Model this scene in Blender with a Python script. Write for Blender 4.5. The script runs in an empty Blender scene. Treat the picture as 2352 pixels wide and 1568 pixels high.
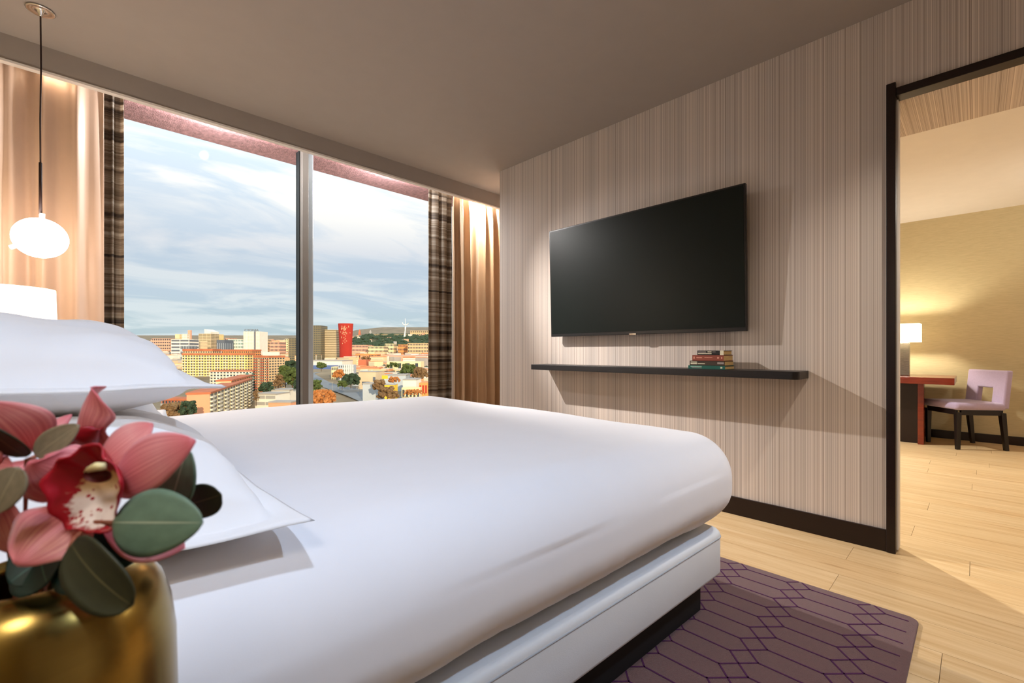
import bpy, bmesh, math, random
from mathutils import Vector, Matrix, noise

SC = bpy.context.scene
COL = SC.collection
R0 = random.Random(7)

# ------------------------------------------------------------------ camera
EYE = 0.95
FPX = 1045.33
YAW = math.radians(-44.337)
FW = Vector((-math.sin(YAW), math.cos(YAW), 0))
RT = Vector((math.cos(YAW), math.sin(YAW), 0))
cam = bpy.data.cameras.new('camera')
cam.lens = 16.0
cam.sensor_width = 36.0
cam.sensor_fit = 'HORIZONTAL'
cam.shift_y = 22.5 / 2352
cam.clip_start = 0.02
cam.clip_end = 20000
cam.dof.use_dof = True
cam.dof.focus_distance = 2.6
cam.dof.aperture_fstop = 8.0
camo = bpy.data.objects.new('camera', cam)
camo.location = (0, 0, EYE)
camo.rotation_euler = (math.radians(90), 0, YAW)
COL.objects.link(camo)
SC.camera = camo

# ------------------------------------------------------------------ view
SC.view_settings.view_transform = 'Standard'
SC.view_settings.look = 'None'
SC.view_settings.exposure = 0.0
SC.view_settings.gamma = 1.0
SC.view_settings.use_curve_mapping = False
SC.cycles.use_denoising = True
SC.cycles.max_bounces = 10
SC.cycles.diffuse_bounces = 5
SC.cycles.transparent_max_bounces = 12
SC.cycles.sample_clamp_indirect = 6.0

# ------------------------------------------------------------------ light powers
P_WASH = 1150.0       # pocket spot washing the television wall
P_POCKET = 48.0      # pair of unseen fill lights added in the curtain pocket for the bed
P_POCKET_R = 160.0
P_POCKET_L = 0.4
P_PENDANT = 27.0     # emission strength of the globes
P_FILL_SPOT = 74.0       # cool fill spots added out of view for pillows and bed side
P_DOOR_FILL = 92.0       # warm fill spot added by the opening for floor and lower wall
P_LIVING = 500.0
WARM = (1.0, 0.78, 0.58)


def lin(c):
    return tuple((v / 255 / 12.92) if v / 255 <= 0.04045 else ((v / 255 + 0.055) / 1.055) ** 2.4 for v in c)


# ------------------------------------------------------------------ world: cloudy evening sky
wd = bpy.data.worlds.new('sky')
SC.world = wd
wd.use_nodes = True
nt = wd.node_tree
nt.nodes.clear()


def N(t, typ, **kw):
    n = t.nodes.new(typ)
    for k, v in kw.items():
        if k == 'inp':
            for i, val in v.items():
                n.inputs[i].default_value = val
        else:
            setattr(n, k, v)
    return n


def ramp(t, stops, interp='LINEAR'):
    n = t.nodes.new('ShaderNodeValToRGB')
    cr = n.color_ramp
    cr.interpolation = interp
    while len(cr.elements) > 1:
        cr.elements.remove(cr.elements[0])
    cr.elements[0].position = stops[0][0]
    cr.elements[0].color = (*stops[0][1], 1)
    for p, c in stops[1:]:
        e = cr.elements.new(p)
        e.color = (*c, 1)
    return n


tc = N(nt, 'ShaderNodeTexCoord')
sep = N(nt, 'ShaderNodeSeparateXYZ')
nt.links.new(tc.outputs['Generated'], sep.inputs[0])
ab = N(nt, 'ShaderNodeMath', operation='MAXIMUM', inp={1: 0.0})
nt.links.new(sep.outputs['Z'], ab.inputs[0])
den = N(nt, 'ShaderNodeMath', operation='ADD', inp={1: 0.16})
nt.links.new(ab.outputs[0], den.inputs[0])
dx = N(nt, 'ShaderNodeMath', operation='DIVIDE')
dy = N(nt, 'ShaderNodeMath', operation='DIVIDE')
nt.links.new(sep.outputs['X'], dx.inputs[0]); nt.links.new(den.outputs[0], dx.inputs[1])
nt.links.new(sep.outputs['Y'], dy.inputs[0]); nt.links.new(den.outputs[0], dy.inputs[1])
cmb = N(nt, 'ShaderNodeCombineXYZ', inp={2: 3.7})
nt.links.new(dx.outputs[0], cmb.inputs[0]); nt.links.new(dy.outputs[0], cmb.inputs[1])
mp = N(nt, 'ShaderNodeMapping')
mp.inputs['Rotation'].default_value = (0, 0, math.radians(25))
mp.inputs['Scale'].default_value = (1.15, 2.0, 1)
nt.links.new(cmb.outputs[0], mp.inputs[0])
n1 = N(nt, 'ShaderNodeTexNoise', inp={'Scale': 1.0, 'Detail': 8.0, 'Roughness': 0.56, 'Distortion': 0.5})
nt.links.new(mp.outputs[0], n1.inputs['Vector'])
grad = ramp(nt, [(0.0, lin((170, 186, 192))), (0.05, lin((174, 190, 196))), (0.10, lin((178, 192, 204))),
                 (0.18, lin((180, 192, 206))), (0.26, lin((200, 209, 220))), (0.36, lin((214, 228, 240))),
                 (0.5, lin((196, 218, 240))), (1.0, lin((170, 198, 230)))])
nt.links.new(ab.outputs[0], grad.inputs[0])
cloudc = ramp(nt, [(0.0, lin((206, 214, 214))), (0.08, lin((200, 208, 212))), (0.2, lin((206, 208, 214))), (0.3, lin((250, 244, 236))),
                   (0.45, lin((252, 252, 250))), (1.0, lin((248, 250, 252)))])
nt.links.new(ab.outputs[0], cloudc.inputs[0])
cm = ramp(nt, [(0.42, (0, 0, 0)), (0.56, (1, 1, 1))])
nt.links.new(n1.outputs['Fac'], cm.inputs[0])
mixs = N(nt, 'ShaderNodeMix', data_type='RGBA')
nt.links.new(cm.outputs[0], mixs.inputs['Factor'])
nt.links.new(grad.outputs[0], mixs.inputs['A'])
nt.links.new(cloudc.outputs[0], mixs.inputs['B'])
bg = N(nt, 'ShaderNodeBackground', inp={'Strength': 1.3})
nt.links.new(mixs.outputs['Result'], bg.inputs[0])
wo = N(nt, 'ShaderNodeOutputWorld')
nt.links.new(bg.outputs[0], wo.inputs[0])

# low warm sun from behind the hotel, lights the city only
sun = bpy.data.lights.new('sun', 'SUN')
sun.energy = 3.9
sun.color = (1.0, 0.76, 0.50)
sun.angle = math.radians(0.6)
suno = bpy.data.objects.new('sun', sun)
sd = (FW * 0.86 - RT * 0.42 + Vector((0, 0, -0.26))).normalized()
suno.rotation_euler = sd.to_track_quat('-Z', 'Y').to_euler()
suno.location = (0, -20, 40)
COL.objects.link(suno)


# ------------------------------------------------------------------ materials
MATS = {}


def mat(name, col=(0.5, 0.5, 0.5), rough=0.6, metal=0.0, spec=0.4, var=0.0, vscale=8.0, bump=0.0, bscale=60.0,
        sheen=0.0, emit=None, estr=0.0, stretch=(1, 1, 1), trans=0.0, coat=0.0):
    """Principled material whose colour always runs through a noise node."""
    if name in MATS:
        return MATS[name]
    m = bpy.data.materials.new(name)
    m.use_nodes = True
    t = m.node_tree
    b = t.nodes['Principled BSDF']
    b.inputs['Roughness'].default_value = rough
    b.inputs['Metallic'].default_value = metal
    b.inputs['Specular IOR Level'].default_value = spec
    b.inputs['Sheen Weight'].default_value = sheen
    b.inputs['Coat Weight'].default_value = coat
    tcn = N(t, 'ShaderNodeTexCoord')
    mpn = N(t, 'ShaderNodeMapping')
    mpn.inputs['Scale'].default_value = stretch
    t.links.new(tcn.outputs['Object'], mpn.inputs[0])
    nz = N(t, 'ShaderNodeTexNoise', inp={'Scale': vscale, 'Detail': 4.0, 'Roughness': 0.6})
    t.links.new(mpn.outputs[0], nz.inputs['Vector'])
    rp = ramp(t, [(0.25, tuple(max(0, c * (1 - var)) for c in col)), (0.75, tuple(min(1, c * (1 + var)) for c in col))])
    t.links.new(nz.outputs['Fac'], rp.inputs[0])
    t.links.new(rp.outputs[0], b.inputs['Base Color'])
    if bump > 0:
        nb = N(t, 'ShaderNodeTexNoise', inp={'Scale': bscale, 'Detail': 3.0})
        t.links.new(mpn.outputs[0], nb.inputs['Vector'])
        bp = N(t, 'ShaderNodeBump', inp={'Strength': bump, 'Distance': 0.01})
        t.links.new(nb.outputs['Fac'], bp.inputs['Height'])
        t.links.new(bp.outputs[0], b.inputs['Normal'])
    if emit is not None:
        b.inputs['Emission Color'].default_value = (*emit, 1)
        b.inputs['Emission Strength'].default_value = estr
    if trans > 0:
        tl = N(t, 'ShaderNodeBsdfTranslucent')
        t.links.new(rp.outputs[0], tl.inputs['Color'])
        mx = N(t, 'ShaderNodeMixShader', inp={0: trans})
        out = t.nodes['Material Output']
        t.links.new(b.outputs[0], mx.inputs[1]); t.links.new(tl.outputs[0], mx.inputs[2])
        t.links.new(mx.outputs[0], out.inputs['Surface'])
    MATS[name] = m
    return m


def wallpaper():
    m = bpy.data.materials.new('striped_wallpaper')
    m.use_nodes = True
    t = m.node_tree
    b = t.nodes['Principled BSDF']
    b.inputs['Roughness'].default_value = 0.75
    b.inputs['Specular IOR Level'].default_value = 0.2
    tcn = N(t, 'ShaderNodeTexCoord')
    s = N(t, 'ShaderNodeSeparateXYZ')
    t.links.new(tcn.outputs['Object'], s.inputs[0])
    outs = []
    for sc, det in ((290.0, 2.0), (95.0, 3.0), (9.0, 2.0)):
        mu = N(t, 'ShaderNodeMath', operation='MULTIPLY', inp={1: sc})
        t.links.new(s.outputs['Y'], mu.inputs[0])
        nz = N(t, 'ShaderNodeTexNoise', noise_dimensions='1D', inp={'Scale': 1.0, 'Detail': det, 'Roughness': 0.6})
        t.links.new(mu.outputs[0], nz.inputs['W'])
        outs.append(nz)
    r1 = ramp(t, [(0.36, lin((138, 124, 114))), (0.44, lin((188, 174, 164))), (0.55, lin((208, 196, 186))), (0.66, lin((230, 220, 212)))])
    t.links.new(outs[0].outputs['Fac'], r1.inputs[0])
    r2 = ramp(t, [(0.36, lin((158, 142, 130))), (0.45, lin((196, 182, 172))), (0.6, lin((220, 208, 198)))])
    t.links.new(outs[1].outputs['Fac'], r2.inputs[0])
    mx = N(t, 'ShaderNodeMix', data_type='RGBA', inp={'Factor': 0.5})
    t.links.new(r1.outputs[0], mx.inputs['A']); t.links.new(r2.outputs[0], mx.inputs['B'])
    r3 = ramp(t, [(0.35, (0.9, 0.9, 0.9)), (0.65, (1.06, 1.04, 1.02))])
    t.links.new(outs[2].outputs['Fac'], r3.inputs[0])
    m2 = N(t, 'ShaderNodeMix', data_type='RGBA', blend_type='MULTIPLY', inp={'Factor': 1.0})
    t.links.new(mx.outputs['Result'], m2.inputs['A']); t.links.new(r3.outputs[0], m2.inputs['B'])
    t.links.new(m2.outputs['Result'], b.inputs['Base Color'])
    return m


def plank_mat():
    m = bpy.data.materials.new('oak_plank')
    m.use_nodes = True
    t = m.node_tree
    b = t.nodes['Principled BSDF']
    b.inputs['Roughness'].default_value = 0.38
    b.inputs['Specular IOR Level'].default_value = 0.35
    tcn = N(t, 'ShaderNodeTexCoord')
    oi = N(t, 'ShaderNodeObjectInfo')
    mp_ = N(t, 'ShaderNodeMapping')
    mp_.inputs['Scale'].default_value = (10, 0.55, 1)
    t.links.new(tcn.outputs['Object'], mp_.inputs[0])
    off = N(t, 'ShaderNodeMath', operation='MULTIPLY', inp={1: 90.0})
    t.links.new(oi.outputs['Random'], off.inputs[0])
    nz = N(t, 'ShaderNodeTexNoise', noise_dimensions='4D', inp={'Scale': 3.0, 'Detail': 6.0, 'Roughness': 0.62, 'Distortion': 0.6})
    t.links.new(mp_.outputs[0], nz.inputs['Vector']); t.links.new(off.outputs[0], nz.inputs['W'])
    rp = ramp(t, [(0.28, lin((178, 140, 96))), (0.40, lin((200, 166, 120))), (0.55, lin((210, 180, 136))), (0.72, lin((220, 192, 152)))])
    t.links.new(nz.outputs['Fac'], rp.inputs[0])
    tint = ramp(t, [(0.0, (0.965, 0.96, 0.95)), (1.0, (1.03, 1.025, 1.02))])
    t.links.new(oi.outputs['Random'], tint.inputs[0])
    mx = N(t, 'ShaderNodeMix', data_type='RGBA', blend_type='MULTIPLY', inp={'Factor': 1.0})
    t.links.new(rp.outputs[0], mx.inputs['A']); t.links.new(tint.outputs[0], mx.inputs['B'])
    t.links.new(mx.outputs['Result'], b.inputs['Base Color'])
    bp = N(t, 'ShaderNodeBump', inp={'Strength': 0.08, 'Distance': 0.002})
    t.links.new(nz.outputs['Fac'], bp.inputs['Height']); t.links.new(bp.outputs[0], b.inputs['Normal'])
    return m


def plaid_mat():
    m = bpy.data.materials.new('plaid_sheer')
    m.use_nodes = True
    t = m.node_tree
    b = t.nodes['Principled BSDF']
    b.inputs['Roughness'].default_value = 0.6
    tcn = N(t, 'ShaderNodeTexCoord')
    s = N(t, 'ShaderNodeSeparateXYZ')
    t.links.new(tcn.outputs['Object'], s.inputs[0])
    mu = N(t, 'ShaderNodeMath', operation='MULTIPLY', inp={1: 15.0})
    t.links.new(s.outputs['Z'], mu.inputs[0])
    nz = N(t, 'ShaderNodeTexNoise', noise_dimensions='1D', inp={'Scale': 1.0, 'Detail': 5.0, 'Roughness': 0.75})
    t.links.new(mu.outputs[0], nz.inputs['W'])
    mu2 = N(t, 'ShaderNodeMath', operation='MULTIPLY', inp={1: 40.0})
    t.links.new(s.outputs['X'], mu2.inputs[0])
    nz2 = N(t, 'ShaderNodeTexNoise', noise_dimensions='1D', inp={'Scale': 1.0, 'Detail': 2.0})
    t.links.new(mu2.outputs[0], nz2.inputs['W'])
    r1 = ramp(t, [(0.33, lin((78, 68, 62))), (0.43, lin((134, 116, 98))), (0.52, lin((166, 148, 128))), (0.66, lin((200, 188, 172)))])
    t.links.new(nz.outputs['Fac'], r1.inputs[0])
    r2 = ramp(t, [(0.35, (0.8, 0.79, 0.78)), (0.6, (1.0, 1.0, 1.0))])
    t.links.new(nz2.outputs['Fac'], r2.inputs[0])
    mx = N(t, 'ShaderNodeMix', data_type='RGBA', blend_type='MULTIPLY', inp={'Factor': 1.0})
    t.links.new(r1.outputs[0], mx.inputs['A']); t.links.new(r2.outputs[0], mx.inputs['B'])
    t.links.new(mx.outputs['Result'], b.inputs['Base Color'])
    tl = N(t, 'ShaderNodeBsdfTranslucent')
    t.links.new(mx.outputs['Result'], tl.inputs['Color'])
    ms = N(t, 'ShaderNodeMixShader', inp={0: 0.6})
    t.links.new(b.outputs[0], ms.inputs[1]); t.links.new(tl.outputs[0], ms.inputs[2])
    t.links.new(ms.outputs[0], t.nodes['Material Output'].inputs['Surface'])
    return m


def glass_mat():
    m = bpy.data.materials.new('window_glass')
    m.use_nodes = True
    t = m.node_tree
    t.nodes.remove(t.nodes['Principled BSDF'])
    tr = N(t, 'ShaderNodeBsdfTransparent', inp={0: (0.97, 0.985, 0.985, 1)})
    gl = N(t, 'ShaderNodeBsdfGlossy', inp={'Roughness': 0.0})
    fr = N(t, 'ShaderNodeFresnel', inp={0: 1.07})
    ms = N(t, 'ShaderNodeMixShader')
    t.links.new(fr.outputs[0], ms.inputs[0]); t.links.new(tr.outputs[0], ms.inputs[1]); t.links.new(gl.outputs[0], ms.inputs[2])
    t.links.new(ms.outputs[0], t.nodes['Material Output'].inputs['Surface'])
    return m


def tepal_mat(name, base, tip, vein):
    """petal colour along its length (UV y) with veins across (UV x)"""
    m = bpy.data.materials.new(name)
    m.use_nodes = True
    t = m.node_tree
    b = t.nodes['Principled BSDF']
    b.inputs['Roughness'].default_value = 0.45
    b.inputs['Sheen Weight'].default_value = 0.2
    uv = N(t, 'ShaderNodeUVMap')
    s = N(t, 'ShaderNodeSeparateXYZ')
    t.links.new(uv.outputs[0], s.inputs[0])
    al = ramp(t, [(0.0, vein), (0.18, base), (0.7, tip), (1.0, base)])
    t.links.new(s.outputs['Y'], al.inputs[0])
    wv = N(t, 'ShaderNodeMath', operation='MULTIPLY', inp={1: 26.0})
    t.links.new(s.outputs['X'], wv.inputs[0])
    nz = N(t, 'ShaderNodeTexNoise', noise_dimensions='1D', inp={'Scale': 1.0, 'Detail': 2.0})
    t.links.new(wv.outputs[0], nz.inputs['W'])
    vr = ramp(t, [(0.42, (1, 1, 1)), (0.6, (0, 0, 0))])
    t.links.new(nz.outputs['Fac'], vr.inputs[0])
    fac = N(t, 'ShaderNodeMath', operation='MULTIPLY', inp={1: 0.45})
    t.links.new(vr.outputs[0], fac.inputs[0])
    mx = N(t, 'ShaderNodeMix', data_type='RGBA')
    t.links.new(fac.outputs[0], mx.inputs['Factor']); t.links.new(al.outputs[0], mx.inputs['A'])
    mx.inputs['B'].default_value = (*vein, 1)
    t.links.new(mx.outputs['Result'], b.inputs['Base Color'])
    tl = N(t, 'ShaderNodeBsdfTranslucent')
    t.links.new(mx.outputs['Result'], tl.inputs['Color'])
    ms = N(t, 'ShaderNodeMixShader', inp={0: 0.22})
    t.links.new(b.outputs[0], ms.inputs[1]); t.links.new(tl.outputs[0], ms.inputs[2])
    t.links.new(ms.outputs[0], t.nodes['Material Output'].inputs['Surface'])
    return m


def lip_mat():
    m = bpy.data.materials.new('orchid_lip')
    m.use_nodes = True
    t = m.node_tree
    b = t.nodes['Principled BSDF']
    b.inputs['Roughness'].default_value = 0.4
    uv = N(t, 'ShaderNodeUVMap')
    s = N(t, 'ShaderNodeSeparateXYZ')          # x across -> 0..1, y down the lip 0 throat .. 1 front edge
    t.links.new(uv.outputs[0], s.inputs[0])
    cx = N(t, 'ShaderNodeMath', operation='SUBTRACT', inp={1: 0.5}); t.links.new(s.outputs['X'], cx.inputs[0])
    cy = N(t, 'ShaderNodeMath', operation='SUBTRACT', inp={1: 0.63}); t.links.new(s.outputs['Y'], cy.inputs[0])
    cxs = N(t, 'ShaderNodeMath', operation='MULTIPLY', inp={1: 1.0}); t.links.new(cx.outputs[0], cxs.inputs[0])
    cb = N(t, 'ShaderNodeCombineXYZ'); t.links.new(cxs.outputs[0], cb.inputs[0]); t.links.new(cy.outputs[0], cb.inputs[1])
    ln = N(t, 'ShaderNodeVectorMath', operation='LENGTH'); t.links.new(cb.outputs[0], ln.inputs[0])
    nz = N(t, 'ShaderNodeTexNoise', inp={'Scale': 14.0, 'Detail': 3.0}); t.links.new(uv.outputs[0], nz.inputs['Vector'])
    ad = N(t, 'ShaderNodeMath', operation='MULTIPLY_ADD', inp={1: 0.22, 2: -0.11}); t.links.new(nz.outputs['Fac'], ad.inputs[0])
    sm = N(t, 'ShaderNodeMath', operation='ADD'); t.links.new(ln.outputs['Value'], sm.inputs[0]); t.links.new(ad.outputs[0], sm.inputs[1])
    edge = ramp(t, [(0.31, (0, 0, 0)), (0.355, (1, 1, 1))]); t.links.new(sm.outputs[0], edge.inputs[0])
    vo = N(t, 'ShaderNodeTexVoronoi', inp={'Scale': 15.0, 'Randomness': 0.9}); t.links.new(uv.outputs[0], vo.inputs['Vector'])
    sp = ramp(t, [(0.27, (1, 1, 1)), (0.36, (0, 0, 0))]); t.links.new(vo.outputs['Distance'], sp.inputs[0])
    ring = ramp(t, [(0.06, (0, 0, 0)), (0.13, (1, 1, 1))]); t.links.new(ln.outputs['Value'], ring.inputs[0])
    spm = N(t, 'ShaderNodeMath', operation='MULTIPLY'); t.links.new(sp.outputs[0], spm.inputs[0]); t.links.new(ring.outputs[0], spm.inputs[1])
    mxf = N(t, 'ShaderNodeMath', operation='MAXIMUM'); t.links.new(edge.outputs[0], mxf.inputs[0]); t.links.new(spm.outputs[0], mxf.inputs[1])
    yel = ramp(t, [(0.36, lin((232, 190, 124))), (0.5, lin((238, 210, 164))), (0.62, lin((250, 240, 238)))]); t.links.new(s.outputs['Y'], yel.inputs[0])
    mx = N(t, 'ShaderNodeMix', data_type='RGBA'); t.links.new(mxf.outputs[0], mx.inputs['Factor'])
    t.links.new(yel.outputs[0], mx.inputs['A']); mx.inputs['B'].default_value = (*lin((172, 8, 34)), 1)
    t.links.new(mx.outputs['Result'], b.inputs['Base Color'])
    return m


def leaf_mat(name, col, rib):
    m = bpy.data.materials.new(name)
    m.use_nodes = True
    t = m.node_tree
    b = t.nodes['Principled BSDF']
    b.inputs['Roughness'].default_value = 0.5
    uv = N(t, 'ShaderNodeUVMap')
    s = N(t, 'ShaderNodeSeparateXYZ'); t.links.new(uv.outputs[0], s.inputs[0])
    c = N(t, 'ShaderNodeMath', operation='SUBTRACT', inp={1: 0.5}); t.links.new(s.outputs['X'], c.inputs[0])
    a = N(t, 'ShaderNodeMath', operation='ABSOLUTE'); t.links.new(c.outputs[0], a.inputs[0])
    r = ramp(t, [(0.008, (1, 1, 1)), (0.02, (0, 0, 0))]); t.links.new(a.outputs[0], r.inputs[0])
    nz = N(t, 'ShaderNodeTexNoise', inp={'Scale': 5.0, 'Detail': 4.0}); t.links.new(uv.outputs[0], nz.inputs['Vector'])
    cr = ramp(t, [(0.3, tuple(v * 0.85 for v in col)), (0.7, tuple(v * 1.15 for v in col))]); t.links.new(nz.outputs['Fac'], cr.inputs[0])
    mx = N(t, 'ShaderNodeMix', data_type='RGBA'); t.links.new(r.outputs[0], mx.inputs['Factor'])
    t.links.new(cr.outputs[0], mx.inputs['A']); mx.inputs['B'].default_value = (*rib, 1)
    t.links.new(mx.outputs['Result'], b.inputs['Base Color'])
    return m


M_PAPER = wallpaper()
M_PLANK = plank_mat()
M_PLAID = plaid_mat()
M_GLASS = glass_mat()
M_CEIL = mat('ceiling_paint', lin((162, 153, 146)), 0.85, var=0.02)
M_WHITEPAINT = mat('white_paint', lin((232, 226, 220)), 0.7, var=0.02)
M_SLAB = mat('floor_slab', lin((120, 96, 66)), 0.8, var=0.1)
M_DARK = mat('dark_wenge', lin((26, 9, 7)), 0.35, var=0.25, vscale=12, stretch=(1, 1, 12))
M_ESP = mat('espresso_shelf', lin((21, 14, 12)), 0.4, var=0.3, vscale=14, stretch=(3, 0.4, 12), bump=0.1)
M_MAHOG = mat('mahogany', lin((112, 34, 12)), 0.25, var=0.3, vscale=6, stretch=(1, 1, 8), coat=0.3)
M_GRASS = mat('grasscloth', lin((192, 176, 138)), 0.8, var=0.12, vscale=14, stretch=(1, 1, 14), bump=0.15)
M_COT = mat('white_cotton', lin((240, 238, 240)), 0.85, var=0.012, sheen=0.25, bump=0.04, bscale=900)
M_COT2 = mat('white_pillowcase', lin((242, 240, 240)), 0.85, var=0.012, sheen=0.25, bump=0.03, bscale=700)
M_LEATHER = mat('white_base_upholstery', lin((226, 230, 234)), 0.55, var=0.02, bump=0.05, bscale=400)
M_BLACK = mat('matte_black', (0.008, 0.008, 0.008), 0.7, var=0.1)
M_RUG = mat('plum_rug', lin((102, 66, 64)), 0.95, var=0.22, vscale=160, bump=0.5, bscale=700, sheen=0.3)
M_RUGLINE = mat('rug_line', lin((76, 28, 74)), 0.95, var=0.2, vscale=200, bump=0.4, bscale=700)
M_SATIN = mat('beige_satin', lin((204, 170, 144)), 0.42, var=0.05, vscale=5, sheen=0.5, trans=0.12)
M_SATIN2 = mat('tan_satin', lin((186, 152, 118)), 0.45, var=0.05, vscale=5, sheen=0.5, trans=0.12)
M_ALU = mat('aluminium_frame', lin((196, 206, 212)), 0.3, metal=0.5, var=0.04)
M_MULL = mat('taupe_mullion_paint', lin((120, 112, 104)), 0.45, var=0.05)
M_GASKET = mat('rubber_gasket', (0.01, 0.012, 0.012), 0.6, var=0.05)
M_LINTEL = mat('weathered_maroon_metal', lin((186, 138, 136)), 0.55, metal=0.1, var=0.45, vscale=38, bump=0.4, bscale=120, stretch=(1, 0.6, 1))
M_BRASS = mat('brushed_brass', lin((148, 124, 66)), 0.24, metal=1.0, var=0.06, vscale=30, stretch=(1, 1, 40), bump=0.015, bscale=200)
M_CHROME = mat('chrome', (0.75, 0.73, 0.7), 0.12, metal=1.0, var=0.03)
M_CORD = mat('brown_cord', lin((44, 20, 14)), 0.6, var=0.1)
M_GLOBE = mat('opal_globe', (0.9, 0.9, 0.9), 0.4, var=0.0, emit=(1.0, 0.90, 0.81), estr=P_PENDANT)
M_GLOBE2 = mat('opal_globe_dimmed', (0.9, 0.9, 0.9), 0.4, var=0.0, emit=(1.0, 0.93, 0.87), estr=P_PENDANT * 0.85)
M_STUB = mat('pale_metal_stub', (0.8, 0.78, 0.75), 0.3, metal=0.4, var=0.02)
M_SHADE = mat('lit_linen_shade', (0.9, 0.86, 0.8), 0.8, var=0.02, emit=(1.0, 0.88, 0.72), estr=3.0, trans=0.3)
M_SHADE2 = mat('lit_parchment_shade', (0.9, 0.86, 0.76), 0.8, var=0.02, emit=(1.0, 0.85, 0.6), estr=2.2, trans=0.3)
M_STONE = mat('ribbed_grey_stone', lin((128, 122, 110)), 0.4, var=0.35, vscale=26, stretch=(1, 1, 6), bump=0.5, bscale=60)
M_TVBODY = mat('tv_bezel', (0.012, 0.009, 0.008), 0.3, var=0.1)
M_SCREEN = mat('tv_screen', (0.006, 0.008, 0.006), 0.34, var=0.05, spec=0.16)
M_CHAIR = mat('lilac_fabric', lin((172, 154, 182)), 0.8, var=0.05, vscale=60, bump=0.1, bscale=300, sheen=0.4)
M_CHAIRW = mat('black_chair_wood', lin((22, 14, 12)), 0.35, var=0.2)
M_NIGHT = mat('walnut_nightstand', lin((64, 36, 24)), 0.4, var=0.25, vscale=8, stretch=(8, 1, 1))
M_PAGE = mat('yellowed_pages', lin((196, 160, 104)), 0.9, var=0.18, vscale=20, stretch=(1, 1, 50))
M_PETAL = tepal_mat('orchid_petal', lin((232, 122, 134)), lin((246, 172, 176)), lin((184, 34, 62)))
M_SEPAL = tepal_mat('orchid_sepal', lin((234, 134, 138)), lin((248, 182, 180)), lin((192, 56, 76)))
M_LIP = lip_mat()
M_CRIM = mat('crimson_throat', lin((150, 6, 26)), 0.45, var=0.2, vscale=40)
M_THROAT = mat('dark_crimson_throat', lin((92, 2, 12)), 0.6, var=0.2, vscale=60)
M_COLUMN = mat('cream_column', lin((236, 222, 166)), 0.4, var=0.06, vscale=60)
M_LEAF = leaf_mat('eucalyptus_green', lin((98, 124, 104)), lin((164, 176, 150)))
M_LEAFD = leaf_mat('eucalyptus_dark', lin((46, 48, 28)), lin((96, 92, 60)))
M_LEAFO = leaf_mat('eucalyptus_olive', lin((124, 112, 88)), lin((150, 140, 110)))
M_LEAFT = leaf_mat('eucalyptus_teal', lin((18, 50, 46)), lin((60, 100, 90)))
M_STEM = mat('stem_red_brown', lin((150, 84, 60)), 0.6, var=0.15)


# ------------------------------------------------------------------ mesh builder
WLOC = {}


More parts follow.
